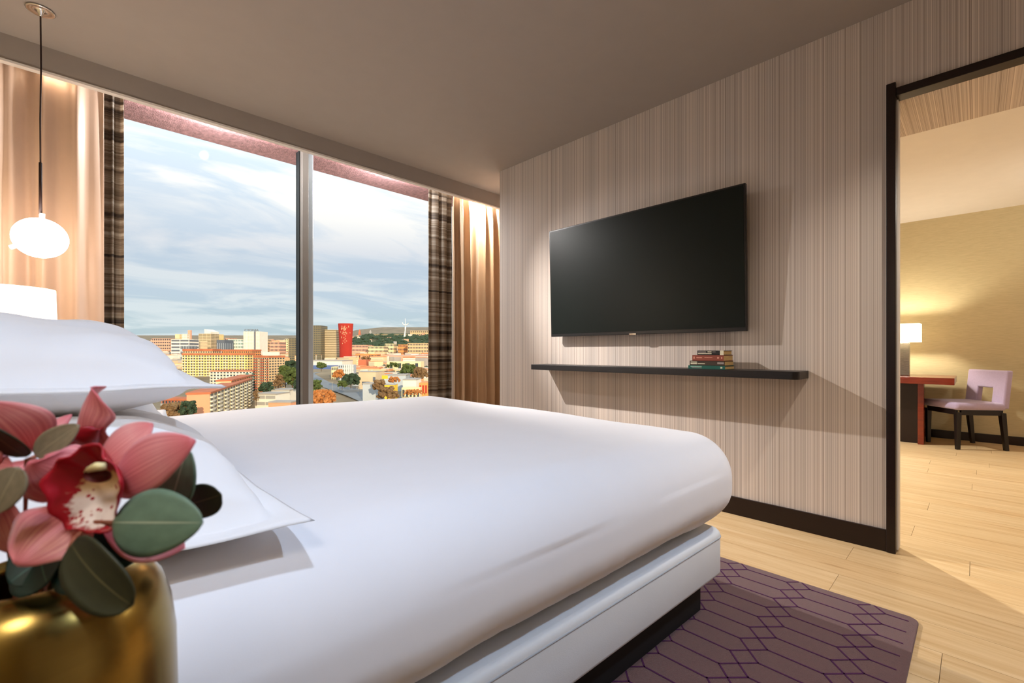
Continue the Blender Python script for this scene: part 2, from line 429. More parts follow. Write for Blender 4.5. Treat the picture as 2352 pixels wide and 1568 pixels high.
class MB:
    def __init__(self):
        self.v, self.f, self.uv, self.fm = [], [], {}, []

    def add(self, verts, faces, mi=0):
        o = len(self.v)
        self.v += [Vector(p) for p in verts]
        for f in faces:
            self.f.append(tuple(i + o for i in f)); self.fm.append(mi)
        return o

    def box(self, x0, x1, y0, y1, z0, z1, mi=0, T=None):
        vs = [(x, y, z) for z in (z0, z1) for y in (y0, y1) for x in (x0, x1)]
        if T:
            vs = [T(Vector(p)) for p in vs]
        self.add(vs, [(0, 2, 3, 1), (4, 5, 7, 6), (0, 1, 5, 4), (2, 6, 7, 3), (0, 4, 6, 2), (1, 3, 7, 5)], mi)
        return self

    def tube(self, pts, r, n=10, mi=0, closed=False, cap=True):
        pts = [Vector(p) for p in pts]
        rings = []
        up = Vector((0, 0, 1))
        L = len(pts)
        o = len(self.v)
        for i, p in enumerate(pts):
            a = pts[(i - 1) % L] if (closed or i > 0) else p
            b = pts[(i + 1) % L] if (closed or i < L - 1) else p
            d = (b - a)
            d = d.normalized() if d.length > 1e-9 else Vector((0, 0, 1))
            ref = up if abs(d.dot(up)) < 0.95 else Vector((1, 0, 0))
            s = d.cross(ref).normalized(); u = s.cross(d)
            rr = r[i] if isinstance(r, (list, tuple)) else r
            for k in range(n):
                t = 2 * math.pi * k / n
                self.v.append(p + s * (rr * math.cos(t)) + u * (rr * math.sin(t)))
        m = L if closed else L - 1
        for i in range(m):
            j = (i + 1) % L
            for k in range(n):
                k2 = (k + 1) % n
                self.f.append((o + i * n + k, o + i * n + k2, o + j * n + k2, o + j * n + k)); self.fm.append(mi)
        if cap and not closed:
            self.f.append(tuple(o + k for k in range(n))[::-1]); self.fm.append(mi)
            self.f.append(tuple(o + (L - 1) * n + k for k in range(n))); self.fm.append(mi)
        return self

    def lathe(self, prof, cx, cy, n=48, mi=0, cap0=True, cap1=True):
        o = len(self.v)
        for r, z in prof:
            for k in range(n):
                t = 2 * math.pi * k / n
                self.v.append(Vector((cx + r * math.cos(t), cy + r * math.sin(t), z)))
        for i in range(len(prof) - 1):
            for k in range(n):
                k2 = (k + 1) % n
                self.f.append((o + i * n + k, o + i * n + k2, o + (i + 1) * n + k2, o + (i + 1) * n + k)); self.fm.append(mi)
        if cap0:
            self.f.append(tuple(o + k for k in range(n))[::-1]); self.fm.append(mi)
        if cap1:
            self.f.append(tuple(o + (len(prof) - 1) * n + k for k in range(n))); self.fm.append(mi)
        return self

    def grid(self, fn, nu, nv, mi=0, uv=False, closed_u=False):
        o = len(self.v)
        for j in range(nv + 1):
            for i in range(nu + 1):
                self.v.append(Vector(fn(i / nu, j / nv)))
                if uv:
                    self.uv[len(self.v) - 1] = (i / nu, j / nv)
        for j in range(nv):
            for i in range(nu):
                a = o + j * (nu + 1) + i
                self.f.append((a, a + 1, a + nu + 2, a + nu + 1)); self.fm.append(mi)
        return self

    def build(self, name, mats, parent=None, smooth=False, bevel=0.0, solid=0.0, base=None, autos=None, merge=0.0, seg=2):
        if not isinstance(mats, (list, tuple)):
            mats = [mats]
        lo = Vector((min(p.x for p in self.v), min(p.y for p in self.v), min(p.z for p in self.v)))
        hi = Vector((max(p.x for p in self.v), max(p.y for p in self.v), max(p.z for p in self.v)))
        b = Vector(base) if base is not None else Vector(((lo.x + hi.x) / 2, (lo.y + hi.y) / 2, lo.z))
        me = bpy.data.meshes.new(name)
        me.from_pydata([p - b for p in self.v], [], self.f)
        for m in mats:
            me.materials.append(m)
        if len(mats) > 1:
            me.polygons.foreach_set('material_index', self.fm)
        if self.uv:
            l = me.uv_layers.new(name='UVMap')
            for lp in me.loops:
                l.data[lp.index].uv = self.uv.get(lp.vertex_index, (0.5, 0.5))
        if merge > 0:
            bm = bmesh.new(); bm.from_mesh(me)
            bmesh.ops.remove_doubles(bm, verts=bm.verts, dist=merge)
            bmesh.ops.recalc_face_normals(bm, faces=bm.faces)
            bm.to_mesh(me); bm.free()
        if smooth:
            me.polygons.foreach_set('use_smooth', [True] * len(me.polygons))
        me.update()
        o = bpy.data.objects.new(name, me)
        COL.objects.link(o)
        place(o, b, parent)
        if solid:
            md = o.modifiers.new('solid', 'SOLIDIFY'); md.thickness = solid; md.offset = 0
        if bevel:
            md = o.modifiers.new('bevel', 'BEVEL'); md.width = bevel; md.segments = seg; md.limit_method = 'ANGLE'
            md.angle_limit = math.radians(40)
            me.polygons.foreach_set('use_smooth', [True] * len(me.polygons))
            md2 = o.modifiers.new('wn', 'WEIGHTED_NORMAL')
        return o


def place(o, w, parent=None):
    w = Vector(w)
    WLOC[o] = w
    if parent is not None:
        o.parent = parent
        o.location = w - WLOC[parent]
    else:
        o.location = w


def empty(name, loc, label, cat, group=None):
    o = bpy.data.objects.new(name, None)
    o.empty_display_size = 0.05
    COL.objects.link(o)
    place(o, loc)
    return tag(o, label, cat, group)


def tag(o, label, cat, group=None, kind=None):
    o['label'] = label; o['category'] = cat
    if group: o['group'] = group
    if kind: o['kind'] = kind
    return o


def struct(o, label=None):
    o['kind'] = 'structure'
    if label: o['label'] = label
    return o


def rrect(x0, x1, y0, y1, r, n=6):
    pts = []
    for cx, cy, a0 in ((x1 - r, y1 - r, 0), (x0 + r, y1 - r, 90), (x0 + r, y0 + r, 180), (x1 - r, y0 + r, 270)):
        for k in range(n + 1):
            a = math.radians(a0 + 90 * k / n)
            pts.append((cx + r * math.cos(a), cy + r * math.sin(a)))
    return pts


def rr_prism(mb, x0, x1, y0, y1, r, z0, z1, b=0.01, nb=3, T=None, mi=0, n=6):
    """rounded-rectangle prism with rounded top and bottom edges"""
    loops = []
    for k in range(nb + 1):
        a = math.pi / 2 * k / nb
        i = b * (1 - math.sin(a)); z = z0 + b * (1 - math.cos(a))
        loops.append((i, z))
    for k in range(nb + 1):
        a = math.pi / 2 * k / nb
        i = b * (1 - math.cos(a)); z = z1 - b * (1 - math.sin(a))
        loops.append((i, z))
    o = len(mb.v)
    cnt = 4 * (n + 1)
    for i, z in loops:
        for (x, y) in rrect(x0 + i, x1 - i, y0 + i, y1 - i, max(0.001, r - i), n):
            p = Vector((x, y, z))
            mb.v.append(T(p) if T else p)
    for l in range(len(loops) - 1):
        for k in range(cnt):
            k2 = (k + 1) % cnt
            mb.f.append((o + l * cnt + k, o + l * cnt + k2, o + (l + 1) * cnt + k2, o + (l + 1) * cnt + k)); mb.fm.append(mi)
    mb.f.append(tuple(o + k for k in range(cnt))[::-1]); mb.fm.append(mi)
    mb.f.append(tuple(o + (len(loops) - 1) * cnt + k for k in range(cnt))); mb.fm.append(mi)
    return mb


def lamp_point(name, loc, power, color, radius, parent=None):
    l = bpy.data.lights.new(name, 'POINT')
    l.energy = power; l.color = color; l.shadow_soft_size = radius
    o = bpy.data.objects.new(name, l)
    COL.objects.link(o)
    place(o, loc, parent)
    return o


def lamp_spot(name, loc, aim, power, color, radius, cone, blend, parent=None):
    l = bpy.data.lights.new(name, 'SPOT')
    l.energy = power; l.color = color; l.shadow_soft_size = radius
    l.spot_size = math.radians(cone); l.spot_blend = blend
    o = bpy.data.objects.new(name, l)
    COL.objects.link(o)
    place(o, loc, parent)
    o.rotation_euler = (Vector(aim) - Vector(loc)).to_track_quat('-Z', 'Y').to_euler()
    return o


# ================================================================== SETTING
XW, CH = 2.79, 2.57          # striped wall, ceiling height
XH = -0.50                   # head wall
YB = -2.2                    # back wall
XF, CF = 6.86, 2.42          # far wall and ceiling of the next room

floor = struct(MB().box(XH - 0.1, XF + 0.1, YB - 0.1, 4.05, -0.25, -0.010).build('floor', M_SLAB))
pw, pl = 0.19, 1.9
pm = MB().box(-pw / 2 + 0.0007, pw / 2 - 0.0007, -pl / 2 + 0.0007, pl / 2 - 0.0007, -0.010, 0.0)
pro = pm.build('plank', M_PLANK, floor)
pmesh = pro.data
first = True
rw = random.Random(3)
x = XH + pw / 2
while x < XF + 0.05:
    y = YB - rw.uniform(0.1, 1.8) + pl / 2
    while y - pl / 2 < 3.85:
        if y + pl / 2 < 3.95 or True:
            if first:
                o = pro; first = False
            else:
                o = bpy.data.objects.new('plank', pmesh); COL.objects.link(o)
            place(o, (x, y, -0.010), floor)
        y += pl
    x += pw

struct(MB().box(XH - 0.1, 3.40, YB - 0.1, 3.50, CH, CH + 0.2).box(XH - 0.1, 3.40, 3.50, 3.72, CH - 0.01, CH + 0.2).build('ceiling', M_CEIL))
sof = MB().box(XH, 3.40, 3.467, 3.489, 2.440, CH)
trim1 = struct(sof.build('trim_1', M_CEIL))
lipo = MB().box(XH, 3.40, 3.462, 3.50, 2.428, 2.440).build('trim_2', M_WHITEPAINT)
struct(lipo)
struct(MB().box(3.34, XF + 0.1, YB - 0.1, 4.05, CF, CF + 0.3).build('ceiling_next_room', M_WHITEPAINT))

wr = MB()
wr.box(XW, 2.89, 0.27, 3.013, 0, CH)                 # striped wall
wr.box(2.89, 3.40, 2.90, 3.013, 0, CH)               # its thick end beside the window
wr.box(XW, 3.34, -0.95, 0.27, 2.148, CH)             # deep header over the opening
wr.box(2.89, 3.34, 0.27, 2.90, 2.148, CH)
wr.box(XW, 2.89, YB, -0.95, 0, CH)
struct(wr.build('wall_right', M_PAPER))
struct(MB().box(XH - 0.1, XH, YB, 3.85, 0, CH).build('wall_left', M_GRASS))
struct(MB().box(XH - 0.1, XF + 0.1, YB - 0.1, YB, 0, CH).build('wall_back', M_WHITEPAINT))
# facade: piers and apron around the two windows
wf = MB()
wf.box(XH - 0.1, -0.15, 3.80, 4.10, -0.2, CH + 0.2)
wf.box(-0.15, 3.05, 3.80, 4.10, -0.2, 0.30)
wf.box(3.05, 4.3, 3.80, 4.10, -0.2, CH + 0.2)
wf.box(4.3, 6.3, 3.80, 4.10, -0.2, 0.30)
wf.box(4.3, 6.3, 3.80, 4.10, 2.35, CH + 0.2)
wf.box(6.3, XF + 0.1, 3.80, 4.10, -0.2, CH + 0.2)
struct(wf.build('wall_front', M_WHITEPAINT))
struct(MB().box(3.36, 3.42, 3.013, 3.80, 0, CH).build('wall_niche', M_WHITEPAINT))
struct(MB().box(XF, XF + 0.1, YB, 3.80, 0, CF + 0.1).build('wall_far', M_GRASS))
# exterior overhang, reddish weathered metal
struct(MB().box(-0.6, 3.4, 3.72, 4.115, 2.555, 2.95).build('trim_3', M_LINTEL))

# baseboards
struct(MB().box(XW - 0.014, XW, 0.303, 3.013, 0, 0.103).build('baseboard_right', M_DARK, bevel=0.002))
struct(MB().box(XF - 0.014, XF, YB, 3.80, 0, 0.088).build('baseboard_far', M_DARK, bevel=0.002))
struct(MB().box(XW - 0.014, XW, YB, -0.99, 0, 0.103).build('baseboard_near', M_DARK, bevel=0.002))

# door opening frame
dr = struct(MB().box(XW - 0.022, XW + 0.10, 0.268, 0.303, 0, 2.21).build('door_1', M_DARK, bevel=0.003))
MB().box(XW - 0.016, XW + 0.06, -0.95, 0.268, 2.146, 2.184).build('head_rail', M_DARK, dr, bevel=0.002)
MB().box(XW - 0.022, XW + 0.10, -0.985, -0.95, 0, 2.21).build('jamb', M_DARK, dr, bevel=0.003)
MB().box(XW + 0.02, XW + 0.09, 0.262, 0.268, 0.01, 2.14).build('jamb_seal', M_WHITEPAINT, dr)


def window(name, x0, x1, z0, z1, mulls, y=3.84):
    w = MB()
    fr = 0.05
    w.box(x0, x0 + fr, y - 0.04, y + 0.04, z0, z1).box(x1 - fr, x1, y - 0.04, y + 0.04, z0, z1)
    w.box(x0 + fr, x1 - fr, y - 0.04, y + 0.04, z0, z0 + fr)
    o = struct(w.build(name, M_ALU))
    edges = [x0 + fr]
    for a, b in mulls:
        mm = MB().box(a + 0.008, a + 0.056, y - 0.10, y + 0.045, z0 + fr, z1)
        mo = mm.build('mullion', M_MULL, o, bevel=0.004)
        MB().box(a + 0.056, b, y - 0.085, y + 0.045, z0 + fr, z1).build('cover_strip', M_ALU, mo, bevel=0.008, seg=3)
        MB().box(a, a + 0.008, y - 0.05, y + 0.02, z0 + fr, z1).build('gasket', M_GASKET, mo)
        MB().box(b, b + 0.004, y - 0.03, y + 0.02, z0 + fr, z1).build('gasket', M_GASKET, mo)
        edges += [a, b]
    edges.append(x1 - fr)
    for i in range(0, len(edges), 2):
        MB().box(edges[i], edges[i + 1], y - 0.004, y + 0.004, z0 + fr, z1).build('pane', M_GLASS, o)
    MB().box(x0, x1, 3.70, 3.80, z0 - 0.03, z0).build('sill', M_WHITEPAINT, o, bevel=0.004)
    return o


window('window_1', -0.15, 3.05, 0.30, 2.60, [(1.325, 1.425)])
window('window_2', 4.3, 6.3, 0.30, 2.40, [(5.25, 5.35)])


# ================================================================== CURTAINS
def curtain(name, label, x0, x1, y, z0, z1, folds, amp, m, seed, group, tight=0.0):
    rr = random.Random(seed)
    ph = [rr.uniform(0, 6.28) for _ in range(4)]
    nu, nv = int(folds * 14), 40

    def fn(u, v):
        z = z0 + (z1 - z0) * v
        s = u * folds * 2 * math.pi
        w = math.sin(s + 0.5 * math.sin(s * 0.37 + ph[0]) + 0.35 * math.sin(v * 2.1 + ph[1])) + 0.35 * math.sin(2.3 * s + ph[2] + v)
        a = amp * (0.55 + 0.45 * (1 - v)) * (0.75 + 0.35 * math.sin(s * 0.21 + ph[3]))
        top = max(0.0, (v - 0.93) / 0.07)
        a *= 1 - 0.5 * top
        xx = x0 + (x1 - x0) * u + 0.25 * amp * math.sin(s * 1.0 + ph[1]) * (1 - 0.4 * v)
        return (xx, y + a * w + 0.008 * noise.noise((u * 9, v * 5, seed)), z)
    mb = MB().grid(fn, nu, nv)
    o = mb.build(name, m, smooth=True, solid=0.003)
    return tag(o, label, 'curtain', group)


G = 'curtains at the bedroom window'
curtain('curtain', 'wide beige satin curtain at the left end of the window', XH + 0.02, 0.145, 3.56, 0.02, 2.50, 4.4, 0.062, M_SATIN, 2, G)
curtain('sheer_curtain', 'narrow brown plaid sheer curtain beside the wide beige drape', 0.150, 0.243, 3.66, 0.02, 2.54, 1.6, 0.022, M_PLAID, 5, G)
curtain('sheer_curtain', 'grey brown plaid sheer curtain beside the tan drape near the television', 2.462, 2.735, 3.66, 0.02, 2.54, 2.6, 0.026, M_PLAID, 9, G)
curtain('curtain', 'tan satin drape in deep pleats next to the striped wall', 2.70, 3.33, 3.575, 0.02, 2.50, 6.3, 0.052, M_SATIN2, 12, G)
MB().box(XH + 0.01, 3.35, 3.535, 3.565, 2.505, 2.525)
for nm, yy, lb in (('curtain_track', 3.565, 'white metal curtain track nearer the room above the drapes'), ('curtain_track', 3.66, 'white metal curtain track close to the glass above the sheers')):
    o = MB().box(XH + 0.01, 3.35, yy - 0.012, yy + 0.012, 2.545, 2.56).build(nm, M_WHITEPAINT)
    tag(o, lb, 'curtain track', 'curtain tracks hidden in the ceiling pocket')


def downlight(x, y, z, power, color, label, rad=0.025, hang=0.0, aim=None, cone=120, blend=0.7):
    o = MB().lathe([(0.028, z + 0.02), (0.034, z + 0.022), (0.034, z + 0.05), (0.012, z + 0.055), (0.012, z + 0.11 + hang)], x, y, 24, cap0=True).build('downlight', M_WHITEPAINT, smooth=True)
    tag(o, label, 'downlight', 'small downlights')
    l = lamp_point('downlight_lamp', (x, y, z), power, color, rad, o) if aim is None else lamp_spot('downlight_lamp', (x, y, z), aim, power, color, rad, cone, blend, o)
    return o


WASHC = (1.0, 0.95, 0.91)
downlight(1.40, 3.525, 2.452, P_WASH, WASHC, 'small white downlight in the pocket over the window mullion', rad=0.022, aim=(2.79, 0.85, 0.80), cone=58, blend=0.9)
downlight(0.75, 3.53, 2.455, P_POCKET, (0.92, 0.95, 1.0), 'small added fill light in the pocket over the left pane')  # this and the next are added fill for the window side of the bed
downlight(2.05, 3.53, 2.455, P_POCKET, (0.92, 0.95, 1.0), 'small added fill light in the pocket over the right pane')
downlight(2.98, 3.515, 2.462, P_POCKET_R, (1.0, 0.92, 0.80), 'small white downlight in the pocket over the tan drape')
downlight(-0.05, 3.515, 2.462, P_POCKET_L, (1.0, 0.80, 0.58), 'small white downlight in the pocket over the wide beige drape')

# ================================================================== BED
A = math.radians(-2.3)
CB = Vector((1.70, 0.638, 0))
ca, sa = math.cos(A), math.sin(A)


def TB(p):
    return Vector((CB.x + p.x * ca - p.y * sa, CB.y + p.x * sa + p.y * ca, p.z))


bed = empty('bed', TB(Vector((-1.0, 1.0, 0))), 'wide white upholstered bed on a black plinth over the plum rug', 'bed')
rr_prism(MB(), -2.05, 0, 0, 2.0, 0.05, 0.15, 0.312, 0.018, T=TB).build('bed_base', M_LEATHER, bed, smooth=False)
bb = [o for o in bpy.data.objects if o.name == 'bed_base'][0]
bb.data.polygons.foreach_set('use_smooth', [True] * len(bb.data.polygons))
for p in bb.data.polygons:
    if len(p.vertices) > 4: p.use_smooth = False
loop = [TB(Vector((x, y, 0.289))) for x, y in rrect(-2.05, 0, 0, 2.0, 0.05, 8)]
MB().tube(loop, 0.0028, 6, closed=True).build('piping', mat('piping_grey', lin((176, 182, 190)), 0.6, var=0.03), bb, smooth=True)
MB().box(-1.98, -0.055, 0.065, 1.935, 0.0105, 0.152, T=TB).build('plinth', M_BLACK, bed)


def rounded_box(x0, x1, y0, y1, z0, z1, r, nx, ny, nz, T=None, disp=None):
    hx, hy, hz = (x1 - x0) / 2, (y1 - y0) / 2, (z1 - z0) / 2
    c = Vector(((x0 + x1) / 2, (y0 + y1) / 2, (z0 + z1) / 2))
    mb = MB()

    def dens(t, h):
        # samples denser near the rounded ends
        s = t * 2 - 1
        return math.copysign(abs(s) ** 0.72, s)

    def put(p):
        q = Vector((max(-hx + r, min(hx - r, p.x)), max(-hy + r, min(hy - r, p.y)), max(-hz + r, min(hz - r, p.z))))
        d = p - q
        n = d.normalized() if d.length > 1e-9 else Vector((0, 0, 1))
        o = q + n * r
        if disp:
            o = o + disp(o + c, n)
        o = o + c
        return T(o) if T else o
    for ax, sg in ((2, 1), (2, -1), (0, 1), (0, -1), (1, 1), (1, -1)):
        if ax == 2:
            fn = lambda u, v: put(Vector((hx * dens(u, hx), hy * dens(v, hy), sg * hz)))
            mb.grid(fn, nx, ny)
        elif ax == 0:
            fn = lambda u, v: put(Vector((sg * hx, hy * dens(u, hy), hz * dens(v, hz))))
            mb.grid(fn, ny, nz)
        else:
            fn = lambda u, v: put(Vector((hx * dens(u, hx), sg * hy, hz * dens(v, hz))))
            mb.grid(fn, nx, nz)
    return mb


def duvet_disp(p, n):
    d = Vector((0, 0, 0))
    # soft crown and puckers where the cover is tucked in at the bottom
    if n.z > 0.2:
        d += n * (0.010 * noise.noise((p.x * 1.6, p.y * 1.6, 0.3)) + 0.0025 * noise.noise((p.x * 5, p.y * 5, 2.0)))
    low = max(0.0, min(1.0, (0.46 - p.z) / 0.14))
    if low > 0:
        s = p.x * 30 if abs(n.y) > abs(n.x) else p.y * 30
        side = Vector((n.x, n.y, 0))
        d += side * low * (0.006 * noise.noise((s, p.z * 4, 1.0)) + 0.010 * noise.noise((s * 0.2, 0, 5.0)))
        d += Vector((0, 0, 1)) * low * 0.012 * noise.noise((s * 0.12, 2.0, 7.0))
        # tuck inwards
        d -= side * 0.05 * low * low
    return d


dv = rounded_box(-2.0, 0.075, -0.045, 2.045, 0.314, 0.655, 0.155, 130, 110, 50, TB, duvet_disp).build('duvet', M_COT, smooth=True, merge=0.0004)
tag(dv, 'smooth white duvet tucked over the whole mattress', 'duvet')


def pillow(name, label, cx, cy, hx, hy, zr, tt, tb, seed, rot=0.0, sag=None, group='white pillows at the head of the bed', flange=0.045):
    n = 56

    def prof(u, v):
        fu = 1 - flange / hx; fv = 1 - flange / hy
        a = min(1.0, abs(u) / fu); b = min(1.0, abs(v) / fv)
        return ((1 - a ** 2.3) * (1 - b ** 2.3)) ** 0.42

    def outline(u, v):
        x = hx * u * (1 - 0.055 * (1 - v * v))
        y = hy * v * (1 - 0.045 * (1 - u * u))
        return x, y

    cr, sr = math.cos(rot), math.sin(rot)
    mb = MB()
    for top in (1, 0):
        def fn(a, b):
            u = math.sin((a - 0.5) * math.pi) * 0.35 + (a * 2 - 1) * 0.65
            v = math.sin((b - 0.5) * math.pi) * 0.35 + (b * 2 - 1) * 0.65
            x, y = outline(u, v)
            pf = prof(u, v)
            e = 0.0035 * (1 if max(abs(u), abs(v)) < 0.999 else 0)
            wr_ = 0.017 * noise.noise((x * 5 + seed, y * 9, seed * 2.0)) * min(1, pf * 3) + 0.008 * noise.noise((x * 14, y * 14 + seed, 0.7)) * min(1, pf * 3)
            # creases running in from the short edges
            wr_ += 0.006 * math.sin(y * 40 + 5 * noise.noise((x * 4, y * 4, seed))) * max(0, abs(u) - 0.35) * min(1, pf * 2.5)
            z = zr + (tt * pf + e + wr_ if top else -tb * pf - e)
            z += 0.008 * noise.noise((u * 2.2, v * 2.2, seed + 4.0))
            if sag: z += sag(u, v)
            return (cx + x * cr - y * sr, cy + x * sr + y * cr, z)
        mb.grid(fn if top else (lambda a, b: fn(1 - a, b)), n, n)
    o = mb.build(name, M_COT2, smooth=True, merge=0.0006)
    return tag(o, label, 'pillow', group)


pillow('pillow', 'lower white pillow with a stitched flange, nearest the flowers', -0.045, 1.115, 0.325, 0.415, 0.692, 0.155, 0.028, 3.0, A,
       sag=lambda u, v: 0.012 * (u + 1) * (-v) * 0.3)
pillow('pillow', 'plump white pillow on top of the stack behind the orchids', -0.070, 1.32, 0.285, 0.40, 0.905, 0.112, 0.074, 8.0, A,
       sag=lambda u, v: -0.006 * u + 0.012 * v)
pillow('pillow', 'lower white pillow at the window side of the bed', -0.030, 2.10, 0.325, 0.42, 0.692, 0.150, 0.028, 13.0, A)
pillow('pillow', 'upper white pillow at the window side of the bed', -0.055, 2.13, 0.285, 0.40, 0.888, 0.108, 0.046, 18.0, A)

# headboard and the two nightstands (just outside the picture)
hb = empty('headboard', (-0.44, 1.62, 0), 'tall tan upholstered headboard panel behind the pillows', 'headboard')
rr_prism(MB(), -0.49, -0.40, 0.57, 2.70, 0.02, 0.0, 1.25, 0.015).build('panel', M_SATIN2, hb, smooth=True)


def nightstand(y0, y1, label, x0=-0.47, x1=0.10, h=0.60):
    t = empty('nightstand', ((x0 + x1) / 2, (y0 + y1) / 2, 0), label, 'nightstand', 'nightstands beside the bed')
    MB().box(x0, x1, y0, y1, h - 0.03, h).build('top', M_NIGHT, t, bevel=0.003)
    MB().box(x0 + 0.02, x1 - 0.02, y0 + 0.02, y1 - 0.02, 0.12, h - 0.03).build('body', M_NIGHT, t, bevel=0.003)
    for k in range(2):
        z0 = 0.14 + k * 0.215
        d = MB().box(x1 - 0.02, x1 - 0.004, y0 + 0.035, y1 - 0.035, z0, z0 + 0.2).build('drawer', M_NIGHT, t, bevel=0.002)
        MB().tube([(x1 + 0.004, (y0 + y1) / 2 - 0.05, z0 + 0.15), (x1 + 0.004, (y0 + y1) / 2 + 0.05, z0 + 0.15)], 0.005, 8).build('handle', M_CHROME, d, smooth=True)
    for xx in (x0 + 0.04, x1 - 0.06):
        for yy in (y0 + 0.04, y1 - 0.06):
            MB().box(xx, xx + 0.03, yy, yy + 0.03, 0, 0.12).build('leg', M_DARK, t)
    return t


nightstand(0.16, 0.555, 'walnut nightstand under the brass vase', x1=0.08)
nightstand(2.84, 3.30, 'walnut nightstand under the drum lamp by the beige drape')


# ================================================================== PENDANTS AND LAMPS
def pendant(x, y, label, gm=None):
    t = empty('pendant_lamp', (x, y, 1.38), label, 'pendant lamp', 'glass globe pendants beside the bed')
    MB().lathe([(0.050, CH - 0.001), (0.052, CH - 0.006), (0.047, CH - 0.009), (0.034, CH - 0.003), (0.014, CH - 0.004), (0.007, CH - 0.028), (0.004, CH - 0.03)], x, y, 40).build('canopy', M_CHROME, t, smooth=True)
    MB().tube([(x, y, CH - 0.02), (x + 0.002, y, 2.3), (x - 0.001, y, 2.05), (x, y, 1.83)], 0.0032, 8).build('cord', M_CORD, t, smooth=True)
    MB().tube([(x, y, 1.60), (x, y, 1.845)], 0.0062, 12).build('rod', M_CORD, t, smooth=True)
    g = MB()
    c = Vector((x, y, 1.487)); r = 0.098
    g.grid(lambda u, v: c + Vector((r * math.sin(math.pi * v) * math.cos(2 * math.pi * u), r * math.sin(math.pi * v) * math.sin(2 * math.pi * u), -0.95 * r * math.cos(math.pi * v))), 48, 28)
    g.build('globe', gm or M_GLOBE, t, smooth=True, merge=0.0005)
    for d in (Vector((0.05, 0, 0.99)), Vector((-0.76, 0.25, -0.42))):
        d = d.normalized()
        MB().tube([c + d * (r * 0.9), c + d * (r * 1.2)], 0.0105, 14).build('socket', M_STUB, t, smooth=False)
    return t


pendant(-0.091, 3.11, 'glowing white globe pendant hanging in front of the beige drape')
pendant(-0.22, 0.10, 'glowing white globe pendant over the nightstand with the vase', M_GLOBE2)

lx, ly = -0.205, 2.98
tl = empty('table_lamp', (lx, ly, 0.60), 'white drum shade table lamp glowing behind the pillows', 'table lamp')
MB().lathe([(0.07, 0.60), (0.07, 0.615), (0.02, 0.63), (0.015, 0.70), (0.035, 0.78), (0.015, 0.86), (0.008, 0.9), (0.008, 1.0)], lx, ly, 32).build('base', M_CHROME, tl, smooth=True)
MB().lathe([(0.175, 0.985), (0.168, 1.228), (0.163, 1.228), (0.170, 0.985)], lx, ly, 56, cap0=False, cap1=False).build('shade', M_SHADE, tl, smooth=True)
lamp_point('table_lamp_bulb', (lx, ly, 1.12), 4, WARM, 0.04, tl)

# unseen fill spots added in the ceiling to brighten pillows, bed side and floor
def fill_spot(x, y, aim, label, power, color, cone=84, blend=0.9):
    o = MB().lathe([(0.030, CH - 0.004), (0.045, CH - 0.006), (0.047, CH - 0.001)], x, y, 28, cap0=False, cap1=True).build('fill_spot', M_CHROME, smooth=True)
    tag(o, label, 'spotlight', 'added ceiling fill spots')
    lamp_spot('fill_spot_lamp', (x, y, CH - 0.02), aim, power, color, 0.05, cone, blend, o)


COOL = (0.60, 0.76, 1.0)
fill_spot(0.12, 0.22, (0.12, 1.35, 0.90), 'added chrome fill spot nearest the head wall', P_FILL_SPOT, COOL)
fill_spot(1.15, -0.75, (1.0, 0.75, 0.4), 'added chrome fill spot second from the head wall', P_FILL_SPOT * 1.75, COOL)
fill_spot(2.15, -0.25, (2.35, 0.30, 0.0), 'added chrome fill spot by the opening to the next room', P_DOOR_FILL, (1.0, 0.90, 0.77), 88)

# ================================================================== TELEVISION, SHELF, BOOKS
tv = empty('television', (2.72, 1.62, 1.06), 'large black flat television on the striped wall', 'television')
ty0, ty1, tz0, tz1 = 0.900, 2.336, 1.063, 1.884
tilt = 0.026


def TTV(p):      # x = distance out from the back plane of the panel
    k = (p.z - tz0) / (tz1 - tz0)
    return Vector((XW - 0.052 - tilt * k - p.x, p.y, p.z))


MB().box(0, 0.026, ty0, ty1, tz0, tz1, T=TTV).build('housing', M_TVBODY, tv, bevel=0.003)
MB().box(0.0262, 0.0275, ty0 + 0.010, ty1 - 0.010, tz0 + 0.022, tz1 - 0.010, T=TTV).build('screen', M_SCREEN, tv)
MB().box(0.024, 0.0285, 1.592, 1.644, tz0 - 0.004, tz0 + 0.007, T=TTV).build('badge', M_CHROME, tv, bevel=0.001)
MB().box(XW - 0.075, XW - 0.001, 1.40, 1.85, 1.25, 1.65).build('wall_mount', M_BLACK, tv)

sh = MB()
rr_prism(sh, XW - 0.20, XW - 0.001, 0.622, 2.438, 0.004, 0.808, 0.848, 0.003)
# rounded front corner at the door end
shelf = MB()
pts = [(XW - 0.001, 2.438), (XW - 0.20, 2.438)]
for k in range(9):
    a = math.radians(180 + 90 * k / 8)
    pts.append((XW - 0.20 + 0.035 + 0.035 * math.cos(a), 0.622 + 0.035 + 0.035 * math.sin(a)))
pts.append((XW - 0.001, 0.622))
nP = len(pts)
shelf.add([(x, y, 0.808) for x, y in pts] + [(x, y, 0.848) for x, y in pts],
          [tuple(range(nP))[::-1], tuple(range(nP, 2 * nP))] + [(i, (i + 1) % nP, nP + (i + 1) % nP, nP + i) for i in range(nP)])
so = shelf.build('wall_shelf', M_ESP, bevel=0.002)
bm = bmesh.new(); bm.from_mesh(so.data); bmesh.ops.recalc_face_normals(bm, faces=bm.faces); bm.to_mesh(so.data); bm.free()
tag(so, 'long dark wooden shelf on the striped wall below the television', 'shelf')


